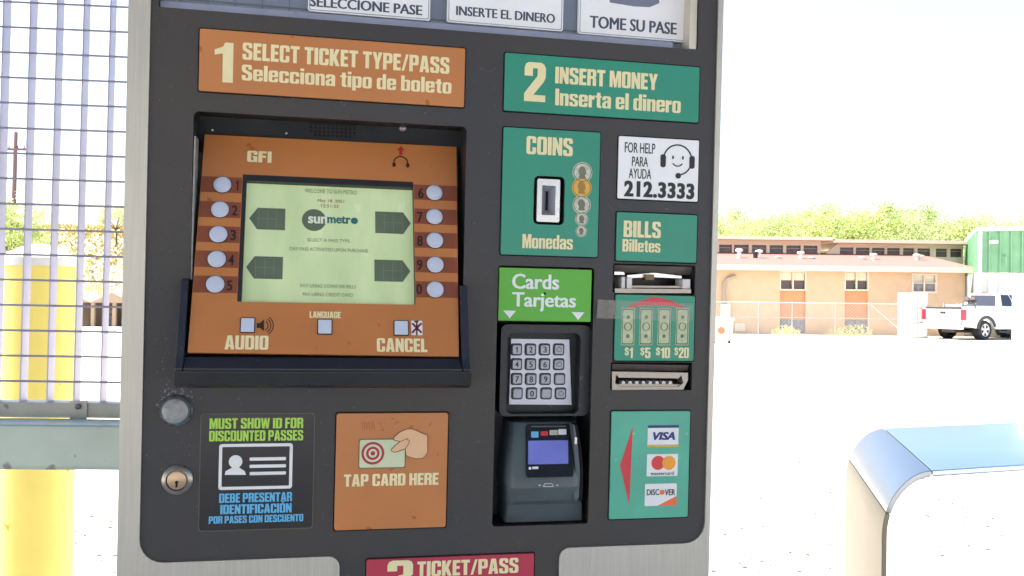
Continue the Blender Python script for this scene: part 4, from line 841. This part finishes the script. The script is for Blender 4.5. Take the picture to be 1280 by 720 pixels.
# tap card
s = sign('tap_card_sign', Q9, m_orange, 'orange square sign showing a hand tapping a card', .003)
s2 = TK
obj('card_picture', MB().prism(FACE, rr(*FACE.box(448.8,549,506.5,584.8,TK),.002), TK, TK+.0003), m_cardp, s)
obj('card_outline', holes(FACE, rr(*FACE.box(448,548.2,507.3,585.6,TK),.002), [rr(*FACE.box(449.4,549.6,505.9,584.2,TK),.002)], TK, TK+.0005), mat('outline_olive',(120,104,70),.5), s)
u,v = P_(466,566.5,TK)
for i,(r,m) in enumerate(((.0132,m_crim),(.0104,m_cardp),(.0078,m_crim),(.0050,m_cardp),(.0026,m_crim))): obj('target_ring', MB().prism(FACE,circ(u,v,r,32),TK+.0003,TK+.0005+i*.00012), m, s)
hand = [(489,562),(494,557),(500,552),(492,550),(493,546),(500,540),(508,536.5),(514,536),(522,539),(530,542.5),(534.5,544),(534.5,566),(533,567.5),(531,571),(527,573),(520,573.5),(512,571.5),(507.5,569),(506.5,561),(500,563.5),(494,565.5),(490,564.5)]
obj('hand_picture', MB().prism(FACE,[P_(x,y,TK) for x,y in hand],TK+.0006,TK+.0011), m_skin, s)
hl_ = MB()
def stroke(mb,pts,wd,w,surf=FACE,t=.0003):
    Q = [surf.hit(x,y,w) for x,y in pts]
    for a,b in zip(Q,Q[1:]):
        dx,dy = b[0]-a[0], b[1]-a[1]; l = math.hypot(dx,dy) or 1; nx,ny = -dy/l*wd/2, dx/l*wd/2
        mb.prism(surf,[(a[0]+nx,a[1]+ny),(a[0]-nx,a[1]-ny),(b[0]-nx,b[1]-ny),(b[0]+nx,b[1]+ny)],w,w+t)
stroke(hl_, hand+hand[:1], .0007, TK+.0011); stroke(hl_, [(506.5,561),(510,556),(512,551),(509,549)], .0007, TK+.0011); stroke(hl_, [(500,552),(505,550),(510,548)], .0006, TK+.0011)
stroke(hl_, [(486,585.5),(489,588),(492,585.5)], .0007, TK)
obj('hand_outline', hl_, mat('outline_brown',(110,70,48),.5), s)
lab_text(s,'TAP CARD HERE',430,592,548,607,m_cream,**HV)
gh_ = MB()
for i in range(6): stroke(gh_, [(452+i*3,527),(452+i*3+1,537)], .0009, TK)
stroke(gh_, [(474,528),(480,538),(476,538)], .0009, TK); stroke(gh_, [(494,527),(494,531)], .0009, TK)
obj('worn_print', gh_, mat('worn_orange',(172,96,48),.5), s)
# ID decal
s = obj('id_decal', MB().prism(FACE, rr(*FACE.quad(*Q10),.004), .0001, .0008), m_iddark, TV)
s['label'] = 'black decal about showing ID'
dw=.0008
obj('decal_edge', holes(FACE, rr(*FACE.quad(*Q10),.004), [rr(*[a+b for a,b in zip(FACE.quad(*Q10),(.0012,-.0012,.0012,-.0012))],.0035)], .0008,.001), mat('decal_edge_olive',(84,80,68),.4), s)
ID = dict(imp=True)
lab_text(s,'MUST SHOW ID FOR',262,522.5,379,535.5,m_yg,w=dw,**ID); lab_text(s,'DISCOUNTED PASSES',261.5,538,379,551,m_yg,w=dw,**ID)
cb = FACE.box(273.5,554.5,365.5,611.5,dw); e=.0034
obj('card_icon', holes(FACE, rr(*cb,.003), [rr(cb[0]+e,cb[1]-e,cb[2]+e,cb[3]-e,.001)], dw,dw+.0004), m_white, s)
u,v = P_(294.5,577,dw); pm = MB(); pm.prism(FACE,circ(u,v,.0074,20),dw,dw+.0004)
pm.prism(FACE,[P_(x,y,dw) for x,y in ((281,593.5),(282,589),(290,584.5),(290,581),(299,581),(299,584.5),(306,589),(307.5,593.5))],dw,dw+.00045); obj('person_icon', pm, m_white, s)
lm = MB()
for y in (573.5,582.5,591.5): lm.prism(FACE, rr(*FACE.box(312,y-2,357.5,y+2,dw),.001), dw,dw+.0004)
obj('card_lines', lm, m_white, s)
lab_text(s,'DEBE PRESENTAR',274,616,365,627.5,m_cyan,w=dw,**ID); lab_text(s,'IDENTIFICACI\u00d3N',275.5,627,364.5,641.5,m_cyan,w=dw,**ID); lab_text(s,'POR PASES CON DESCUENTO',261,644,379,653,m_cyan,w=dw,**ID)
# lock and knob
u,v = P_(220.5,513); kb = obj('knob', MB().lathe(FACE,u,v,[(.0178,0),(.0178,.003),(.0165,.0045),(.0148,.004)],36), mat('chipped_blue_ring',(86,100,112),.3,metal=.5,var=.4,scale=200), TV, smooth=True)
obj('knob_cap', MB().lathe(FACE,u,v+.0008,[(.0148,.003),(.0148,.009),(.0135,.0125),(.009,.0142),(.002,.0146)],36), m_dull, kb, smooth=True)
q = random.Random(4); ch = MB()
for i in range(46):
    a = R(q.uniform(20,170)); d2 = .018+abs(q.gauss(0,.004)); s3 = q.uniform(.0004,.0016); cu,cv_ = u+d2*math.cos(a), v+d2*math.sin(a)
    ch.prism(FACE,[(cu+s3*q.uniform(.5,1.4)*math.cos(k*1.256),cv_+s3*q.uniform(.5,1.4)*math.sin(k*1.256)) for k in range(5)],.00004,.0002)
for i in range(60):
    x,y = q.choice([(q.gauss(232,12),q.gauss(545,22)),(q.uniform(195,870),q.uniform(485,510)),(q.gauss(205,6),q.gauss(465,20)),(q.gauss(400,90),q.gauss(127,5))]); cu,cv_ = P_(x,y); s3 = q.uniform(.0002,.0008)
    if x<195: continue
    ch.prism(FACE,[(cu+s3*q.uniform(.5,1.4)*math.cos(k*1.256),cv_+s3*q.uniform(.5,1.4)*math.sin(k*1.256)) for k in range(5)],.00004,.00015)
pc_ = obj('paint_chips', ch, mat('chip_grey',(108,114,120),.5,var=.2,scale=200), TV); pc_['kind']='stuff'
u,v = P_(221.5,599.5); lk = obj('lock', MB().lathe(FACE,u,v,[(.0168,0),(.0168,.002),(.0152,.004),(.0118,.005),(.0108,.002)],36), mat('lock_ring',(150,146,138),.3,metal=.8,var=.1), TV, smooth=True)
obj('lock_cylinder', MB().lathe(FACE,u,v,[(.0105,.001),(.0100,.0042),(.009,.0046)],30), m_brass, lk, smooth=True)
obj('keyhole', MB().prism(FACE,circ(u,v-.002,.0018,12),.0046,.0049).prism(FACE,rr(u-.0011,u+.0011,v-.0078,v-.0025,.0005),.0046,.0048), m_hole, lk)

sc_ = MB(); q = random.Random(12)
for i in range(70):
    x,y = q.choice([(q.uniform(190,610),q.uniform(488,512)),(q.uniform(396,416),q.uniform(500,690)),(q.uniform(566,612),q.uniform(480,690)),(q.uniform(190,240),q.uniform(420,690)),(q.uniform(744,762),q.uniform(180,660)),(q.uniform(590,622),q.uniform(70,330)),(q.uniform(190,240),q.uniform(60,330))])
    a = q.uniform(0,3.14); l = q.uniform(2,11); stroke(sc_, [(x,y),(x+l*math.cos(a)*.6,y+l*math.sin(a)*.5),(x+l*math.cos(a+.2),y+l*math.sin(a+.2))], q.uniform(.00015,.0004), .00006, FACE, .00008)
so_ = obj('scratches', sc_, mat('scratch_grey',(84,86,90),.5,var=.3,scale=120), TV); so_['kind'] = 'stuff'
# ---- screen unit
well('screen_well', (b0_,b1_,b2_,b3_), .075, m_black, .006)
vB = FACE.hit(404,443,.045)[1]; vT = FACE.hit(412,175.5,-.045)[1]
obj('screen_backboard', MB().add([FACE.pt(b0_,b3_,-.035),FACE.pt(b1_,b3_,-.035),FACE.pt(b1_,vT-.02,-.060),FACE.pt(b0_,vT-.02,-.060),FACE.pt(b1_,b2_,-.07),FACE.pt(b0_,b2_,-.07)],[(0,1,2,3),(3,2,4,5)]), m_black, TV)
BK = Surf(FACE.pt(0,b3_,-.035),(1,0,0),(0,b3_-(vT-.02),.025))
ZS = Surf((0,vB,.045),(1,0,0),(0,vT-vB,-.09))
sg = MB()
for j,(n0,n1) in enumerate(((1,9),(0,10),(0,10),(0,10),(1,9))):
    for i in range(n0,n1+1):
        x = 389+i*5.4; y = 150+j*4.6+i*.25; h_ = BK.hit(x,y,.0003); sg.prism(BK,circ(*h_,.0017,8),.0002,.0005)
obj('speaker_holes', sg, m_hole, TV)
h_ = BK.hit(503.5,160); obj('screw', MB().lathe(BK,*h_,[(.0045,.0002),(.0042,.0012),(.0018,.002),(.001,.001)],16), m_chrome, TV)
for x,y in ((265.5,162.5),(358,166.5)):
    h_ = BK.hit(x,y); obj('rivet', MB().lathe(BK,*h_,[(.0014,.0002),(.001,.001)],8), m_wh2, TV)
obj('well_edge', MB().prism(FACE,[(b0_+.001,FACE.hit(245,170)[1]),(b0_+.003,FACE.hit(245,170)[1]),(b0_+.002,FACE.hit(240,350)[1]),(b0_+.0002,FACE.hit(240,350)[1])],-.03,-.001), m_dull, TV)
# bezel
zq = ZS.quad((256,168),(570.5,183.5),(573.5,445.5),(234.5,440.5))
tl,tr_,br,bl = [ZS.hit(*p) for p in ((256,168),(570.5,183.5),(573.5,445.5),(234.5,440.5))]
f0s = ZS.quad((303,217),(518.5,228),(517.5,381),(297,377)); 
BZ = obj('screen_bezel', holes(ZS, [tl,tr_,br,bl], [rr(*f0s,.001)], -.004, 0), m_orange, TV)
sf = ZS.quad((303,217),(518.5,228),(517.5,381),(297,377),-.003)
SC = obj('screen', MB().prism(ZS, [(sf[0]-.002,sf[2]-.002),(sf[1]+.002,sf[2]-.002),(sf[1]+.002,sf[3]+.002),(sf[0]-.002,sf[3]+.002)], -.014,-.0085), m_lcd, TV)
obj('screen_frame', holes(ZS, rr(*f0s,.001), [[(f0s[0]+.0045,f0s[2]),(f0s[1]-.0005,f0s[2]),(f0s[1]-.0005,f0s[3]-.0075),(f0s[0]+.0045,f0s[3]-.0075)]], -.008,-.0005), m_black, BZ)
zw=-.0083
def zt(s,x0,y0,x1,y1,m,par=SC,w=zw,nm='lettering',**k): return obj(nm, text(MB(), ZS, s, ZS.box(x0,y0,x1,y1,w), w, t=.0002, **k), m, par)
zt('WELCOME TO SUN METRO',381,237,446,242,m_lcds,heavy=0,smear=0); zt('May 18, 2021',397,249.5,430,254,m_lcdr,heavy=0,smear=0); zt('12:51:33',401.5,255.5,423,259.5,m_lcdr,heavy=0,smear=0)
u,v = ZS.hit(392.5,275,zw); obj('logo_disc', MB().prism(ZS,circ(u,v,.0138,32),-.0085,zw), m_lcdk, SC)
zt('sun',385,270.5,409,279.5,mat('lcd_white',(226,234,214),.4),w=zw+.0002,heavy=.02,smear=.02); zt('metr',409,270,438.5,279.5,m_lcdt,heavy=.02,smear=.02)
u,v = ZS.hit(443,276,zw); obj('logo_dot', MB().prism(ZS,circ(u,v,.0042,16),-.0085,zw), m_lcdt, SC)
zt('SELECT A PASS TYPE',384,298.5,437,302.5,m_lcds,heavy=0,smear=0); zt('DAY PASS ACTIVATED UPON PURCHASE',362,310,460,314.5,m_lcds,heavy=0,smear=0); zt('PAY USING COINS OR BILLS',375.5,355.5,445,360,m_lcds,heavy=0,smear=0); zt('PAY USING CREDIT CARD',378.5,366,441.5,370.5,m_lcds,heavy=0,smear=0)
for q4,sd_ in (((311.5,260,356.5,287),-1),((469,265,513.5,292),1),((307.5,320.5,353.5,348.5),-1),((468,325,513,352),1)):
    u0,u1,v0,v1 = ZS.box(*q4,zw); ti = .009; vm = (v0+v1)/2
    pp = [(u0+ti,v0),(u1,v0),(u1,v1),(u0+ti,v1),(u0,vm)] if sd_<0 else [(u0,v0),(u1-ti,v0),(u1,vm),(u1-ti,v1),(u0,v1)]
    ob = obj('screen_arrow', MB().prism(ZS,pp,-.0085,zw), m_lcdk, SC)
    l = MB()
    for k in (.25,.5,.75):
        uu = u0+(u1-u0)*k; l.prism(ZS,[(uu,v0+.002),(uu+.0005,v0+.002),(uu+.0005,v1-.002),(uu,v1-.002)],zw,zw+.0001)
    l.prism(ZS,[(u0+.008,vm-.0003),(u1-.008,vm-.0003),(u1-.008,vm+.0003),(u0+.008,vm+.0003)],zw,zw+.00012)
    obj('arrow_lines', l, mat('lcd_arrow_line',(122,136,112),.4), SC)
# stripes, buttons
LB = [(278,231),(275,262),(273,293),(271,324),(269,355.5)]; RB = [(543,241),(543,271),(543.5,300.5),(544,331),(544,362)]
Ld = [(296.5,232),(293.5,263),(291.5,294),(289,325),(287,357)]; Rd = [(526,241.5),(525,271.5),(525,301),(524.5,331),(524,361.5)]
def edge(px,py,right):      # bezel side edge at this row
    v = ZS.hit(px,py)[1]; a,b = (tr_,br) if right else (tl,bl); t = (v-a[1])/(b[1]-a[1]); return a[0]+(b[0]-a[0])*t, v
btm = MB().lathe(Surf((0,0,0),(1,0,0),tuple(ZS.ey),ID4),0,0,[(.0098,0),(.0098,.0015),(.0084,.0018),(.0084,.0032),(.0074,.0042),(.003,.0046)],32)
bme = btm.mesh('button', [m_btn], smooth=True)
rgm = MB().lathe(Surf((0,0,0),(1,0,0),tuple(ZS.ey),ID4),0,0,[(.0105,0),(.0105,.0008)],32).mesh('button_ring', m_ink)
for right,bl_,dl,names in ((False,LB,Ld,'12345'),(True,RB,Rd,'67890')):
    for (bx_,by_),(dx_,dy_),nm in zip(bl_,dl,names):
        e_,v = edge(bx_,by_,right); hh = .0098
        ui = f0s[1]+.0005 if right else f0s[0]-.0005
        a,b = (ui,e_-.0005) if right else (e_+.0005,ui)
        obj('button_stripe', MB().prism(ZS,[(a,v-hh),(b,v-hh),(b,v+hh),(a,v+hh)],.0001,.0004), m_brown, BZ)
        u,v = ZS.hit(bx_,by_,.001); bo = link('button', bme, TV, Matrix.Translation(ZS.pt(u,v,.0004))); link('button_ring', rgm, bo)
        zt(nm,dx_-3.6,dy_-6.5,dx_+3.6,dy_+6.5,m_brownink,BZ,w=.0004,heavy=.015,smear=.02)
for (x,y) in ((309.5,406.5),(406,408.5),(501.5,410)):
    u0,u1,v0,v1 = ZS.box(x-8.3,y-8.6,x+8.3,y+8.6,.001)
    bo = obj('square_button', MB().prism(ZS, rr(u0,u1,v0,v1,.001), .0001,.0028, inset=.0008), m_btn, TV)
    obj('button_rim', holes(ZS, rr(u0-.001,u1+.001,v0-.001,v1+.001,.0014), [rr(u0,u1,v0,v1,.001)], .0001,.0010), m_ink, bo)
zt('AUDIO',281,419.5,335.5,437,m_cream,BZ,w=0,**HV); zt('LANGUAGE',387,389.5,426,397.5,m_cream,BZ,w=0,**HV); zt('CANCEL',471,423,534,440,m_cream,BZ,w=0,**HV)
# faded spanish lines
si = MB(); P2 = lambda x,y: ZS.hit(x,y,0)
si.prism(ZS,[P2(x,y) for x,y in ((321,404),(325,404),(330,399),(330,414),(325,410),(321,410))],0,.0003)
u,v = P2(328,407)
for k in (.0055,.0085,.0112): si.prism(ZS, arcband(u,v,k,k+.001,-55,55,8),0,.0003)
obj('speaker_icon', si, m_brownink, BZ)
ci = obj('cancel_icon', MB().prism(ZS, rr(*ZS.box(514,401,528,419,0),.001),0,.0003), m_white, BZ)
cx_ = MB(); stroke(cx_,[(515,404),(527,416)],.0024,.0003,ZS,.0002); stroke(cx_,[(527,404),(515,416)],.0024,.0003,ZS,.00028); obj('cross_mark', cx_, mat('icon_crimson',(140,26,40),.5), BZ)
bk = MB(); stroke(bk,[(521,401),(521,419)],.0016,.0003,ZS,.0004); stroke(bk,[(518,402),(523,402)],.0016,.0003,ZS,.00045); obj('icon_bar', bk, m_ink, BZ)
gf = MB()
text(gf, ZS, 'GFI', ZS.box(309,189,339.5,203,0), 0, imp=True); obj('maker_logo', gf, m_cream, BZ)
hp = MB(); u,v = P2(501,203); hp.prism(ZS, arcband(u,v-.0005,.0075,.0090,-10,190,18),0,.0003)
for dx in (-.0082,.0082): hp.prism(ZS, circ(u+dx,v-.0035,.0022,12,.0032),0,.0004)
obj('headphone_icon', hp, m_brownink, BZ)
ra_ = MB(); ra_.prism(ZS,[P2(x,y) for x,y in ((501,182.5),(506,188),(503,188),(503,194),(499,194),(499,188),(496,188))],0,.0003); obj('headphone_arrow', ra_, mat('arrow_crimson',(170,40,50),.5), BZ)
# tray: wedge sides and bottom ledge
tu0 = FACE.hit(221,415,.045)[0]; tu1 = FACE.hit(587.5,418,.045)[0]
vArm = FACE.hit(222,349,.02)[1]; vLip = FACE.hit(404,461,.058)[1]; vEnd = FACE.hit(404,481,.05)[1]
def slp(v): # bezel surface w at given v, plus clearance
    return .045+(v-vB)*(-.09)/(vT-vB)
SX = Surf((0,0,0),(0,0,1),(0,1,0),ID4)   # u = w(z), v = v ; ez = -x
tr2 = MB()
def armprof(off): return [(0,vEnd+.004),(.046,vEnd),(.055,vEnd+.003),(.058,vLip),(slp(vB)+off,vB-.004),(slp(vArm)+off,vArm),(-.004,vArm+.001),(-.004,vEnd+.004)]
ib = (bl[0], br[0]); 
def xprism(mb, prof, x0, x1):
    n=len(prof); vs=[(x0,v,w) for w,v in prof]+[(x1,v,w) for w,v in prof]
    mb.add(vs,[tuple(range(n)),tuple(reversed(range(n,2*n)))]+[(i,n+i,n+(i+1)%n,(i+1)%n) for i in range(n)])
xprism(tr2, armprof(.006), tu0, FACE.hit(233.5,400,.03)[0])
TRY = obj('screen_tray', tr2, m_navy, TV, bev=.0015)
tr2 = MB(); xprism(tr2, armprof(.006), FACE.hit(575,400,.03)[0], tu1)
obj('tray_arm', tr2, m_navy, TRY, bev=.0015)
md = MB(); xprism(md, [(0,vEnd+.004),(.046,vEnd),(.055,vEnd+.003),(.058,vLip),(.044,vB-.0035),(.03,vB-.004),(0,vB-.004)], FACE.hit(233.5,400,.03)[0]+.0002, FACE.hit(575,400,.03)[0]-.0002)
obj('tray_ledge', md, m_navy, TRY, bev=.0015)
md = MB(); xprism(md, [(0,vEnd-.002),(.045,vEnd-.004),(.056,vEnd+.0),(.0600,vLip-.003),(.0575,vLip-.003),(.05,vEnd+.002),(0,vEnd+.002)], tu0-.001, tu1+.001)
obj('tray_lip', md, m_black, TRY, bev=.001)

# ---- card reader recess
well('card_well', (c0,c1,c2,c3), .06, m_black, .004)
obj('card_well_back', MB().prism(FACE,[(c0,c2),(c1,c2),(c1,c3),(c0,c3)],-.062,-.0601), m_dslate, TV)
s = obj('card_sign', MB().prism(FACE, rr(*FACE.quad(*Q6),.001), -.004,TK), m_lime, TV); s['label']='lime green sign for cards'
lab_text(s,'Cards',640,342.5,699,361.5,m_white,heavy=.008,smear=.02); lab_text(s,'Tarjetas',640,366,720,389.5,m_white,heavy=.008,smear=.02)
for x,y in ((637,393),(722.5,395)): obj('triangle', MB().prism(FACE,[P_(a,b,TK) for a,b in ((x-8,y-5),(x+8,y-4.6),(x,y+5))],TK,TK+.0004), m_white, s)
obj('sign_dot', MB().prism(FACE,circ(*P_(681,367,TK),.0016,12),TK,TK+.0004), m_hole, s)
ko = FACE.quad((627,405),(738,407),(736,521),(624,519),-.012); ki = FACE.quad((639,421),(716,422),(717,512),(638,511),-.014)
kif = FACE.quad((634,415),(725,417),(725,518),(633,517),-.012)
obj('keypad_shroud', holes(FACE, rr(*ko,.008), [rr(*kif,.008)], -.058,-.012), mat('shroud_plastic', (38,43,49), .45, var=.2, scale=12, bump=.2, spots=((80,88,94), .70, 60)), TV, bev=.0)
kw=-.028; kq = [FACE.hit(x,y,kw) for x,y in ((639,423.5),(711.5,424.5),(714.5,506),(636.5,505.5))]
obj('shroud_floor', MB().prism(FACE, [(kif[0]-.001,kif[2]-.001),(kif[1]+.001,kif[2]-.001),(kif[1]+.001,kif[3]+.001),(kif[0]-.001,kif[3]+.001)], -.036,-.033), m_dslate, TV)
KP = obj('keypad', MB().prism(FACE, kq, -.0325, kw), m_kplate, TV)
km = MB().prism(Surf((0,0,0),(1,0,0),(0,1,0),ID4), rr(-.0060,.0060,-.0062,.0062,.0022), 0,.0034, inset=.0012).mesh('key', m_key)
kr = MB().prism(Surf((0,0,0),(1,0,0),(0,1,0),ID4), rr(-.0073,.0073,-.0075,.0075,.003), 0,.0006).mesh('key_gap', mat('key_gap_grey',(38,40,48),.5))
ys = [437,455.5,474,492]; rows = ['123C','456O','789 ',' 0 E']
for r_ in range(4):
    xs = [646,663.6,681.2,699] if r_<2 else ([646.3,664,682,700] if r_<3 else [646.8,665,683.2,701.2])
    for c in range(4):
        u,v = FACE.hit(xs[c],ys[r_],kw+.003); M_ = Matrix.Translation((u,v,kw))
        kk = link('key', km, KP, M_); gp = link('key_gap', kr, KP, M_)
        chh = rows[r_][c]
        if chh.isdigit(): obj('key_digit', text(MB(),FACE,chh,(u-.0023,u+.0023,v-.0036,v+.0036),kw+.0034,heavy=.005,smear=.01), m_ink, KP)
        elif chh in 'COE': obj('key_symbol', holes(FACE, circ(u,v,.0036,14,.003), [circ(u,v,.0028,14,.0022)], kw+.0034,kw+.0037).prism(FACE,rr(u-.002,u+.002,v+.0032,v+.0038,.0002),kw+.0034,kw+.0037), mat('key_symbol_grey',(92,96,108),.5), KP)
# card reader head
def rdr():
    rowsR = [ (524,640,722,-.030,.004),(528,638.5,723,-.012,.004),(560,637,725,.000,.004),(596,636,727,.014,.004),(610,636,727.5,.016,.004),(618,636,728,.010,.004),(626,635,728,.006,.004),(630,634,728.5,-.006,.004),(652,631,729,-.010,.004) ]
    mb = MB(); n = None; vs=[]
    for y,xl,xr,w,_ in rowsR:
        ua,v = FACE.hit(xl,y,w); ub_,_v = FACE.hit(xr,y,w); v=(v+_v)/2; b = .012 if y<628 else .004
        sec = [(ua,-.058),(ua,w-b),(ua+.35*b,w-.35*b),(ua+b,w),(ub_-b,w),(ub_-.35*b,w-.35*b),(ub_,w-b),(ub_,-.058)]
        vs += [FACE.pt(a,v,b2) for a,b2 in sec]; n=len(sec)
    fs=[(i*n+k,i*n+k+1,(i+1)*n+k+1,(i+1)*n+k) for i in range(len(rowsR)-1) for k in range(n-1)]+[tuple(range(n)),tuple(reversed(range((len(rowsR)-1)*n,len(rowsR)*n)))]
    return mb.add(vs,fs)
m_head = mat('reader_slate_plastic', (76,87,93), .42, var=.12, scale=20, bump=.15, spots=((104,114,120), .74, 90))
CR = obj('card_reader', rdr(), m_head, TV, bev=.0012, smooth=True)
# screen on the sloped head
pA = FACE.pt(*FACE.hit(684,528,-.0115),-.0115); pB = FACE.pt(*FACE.hit(684,596,.0142),.0142)
CS = Surf(pB,(1,0,0),tuple(pA-pB))
def cbox(x0,y0,x1,y1,w=.0016): return CS.box(x0,y0,x1,y1,w)
obj('reader_window', MB().prism(CS, rr(*cbox(655,530,714.5,596.5),.003), -.006,.0022, inset=.0006), mat('glossy_black_window',(18,20,26),.12,coat=.4), CR)
obj('reader_display', MB().prism(CS, rr(*cbox(658,550.5,708,580,.0024),.0008), .0022,.0026), m_blue, CR)
for a,b,c,d_,m in ((660,538,669,545.5,mat('logo_sky',(110,180,220),.4)),(672,538.5,681,544,m_red),(683,538,693,544,m_silverp),(694,537.5,704,544.5,m_white)): obj('card_logo', MB().prism(CS, rr(*cbox(a,b,c,d_,.0024),.0008), .0022,.0026), m, CR)
obj('display_caption', text(MB(),CS,'PAYMENT HERE',cbox(659,531.5,703,534.5,.0024),.0022,t=.0003,heavy=0,smear=0) if False else MB().prism(CS, rr(*cbox(659,532,703,533.6,.0024),.0003), .0022,.0024), mat('faint_caption',(92,86,84),.5), CR)
obj('display_logo', MB().prism(CS,circ(*CS.hit(661.5,583.5,.0024),.0018,10),.0022,.0026).prism(CS, rr(*cbox(664.5,582,672,585,.0024),.0003), .0022,.0025), m_white, CR)
pf = Surf((0,0,.0172)); 
im = MB(); stroke(im,[(679,608),(681,604.5),(690,604.5),(692,608),(679,608)],.0009,0,pf,.0004); stroke(im,[(673,606.5),(676,606.5)],.0014,0,pf,.0004); stroke(im,[(695,606.5),(698,606.5)],.0014,0,pf,.0004)
obj('insert_icon', im, mat('pale_icon',(190,194,196),.4), CR)
sl_ = [FACE.hit(x,y,.002) for x,y in ((720,530),(721.5,532),(726,560),(728.3,590),(727.5,622),(725.5,627),(723.5,624),(725,590),(722.5,560),(718.5,533))]
obj('swipe_slot', MB().prism(FACE, sl_, -.02,.0045), m_hole, CR)
sl2 = [FACE.hit(x,y,.008) for x,y in ((716,530),(718,531),(722.3,560),(724.8,590),(723.3,622),(719,627),(716,622),(718.5,590),(717,560))]
obj('swipe_guide', MB().prism(FACE, sl2, -.01,.010), m_head, CR, bev=.0015)
obj('swipe_light', MB().prism(FACE, rr(*FACE.box(718,546.5,721,555,.010),.001), .009,.0112), m_chrome, CR)
obj('base_seam', MB().prism(FACE,[P_(x,y,-.004) for x,y in ((652,611),(716,611),(714,624),(650,626))],.0,.0105), m_slate, CR, bev=.003) if False else None
print('script done')
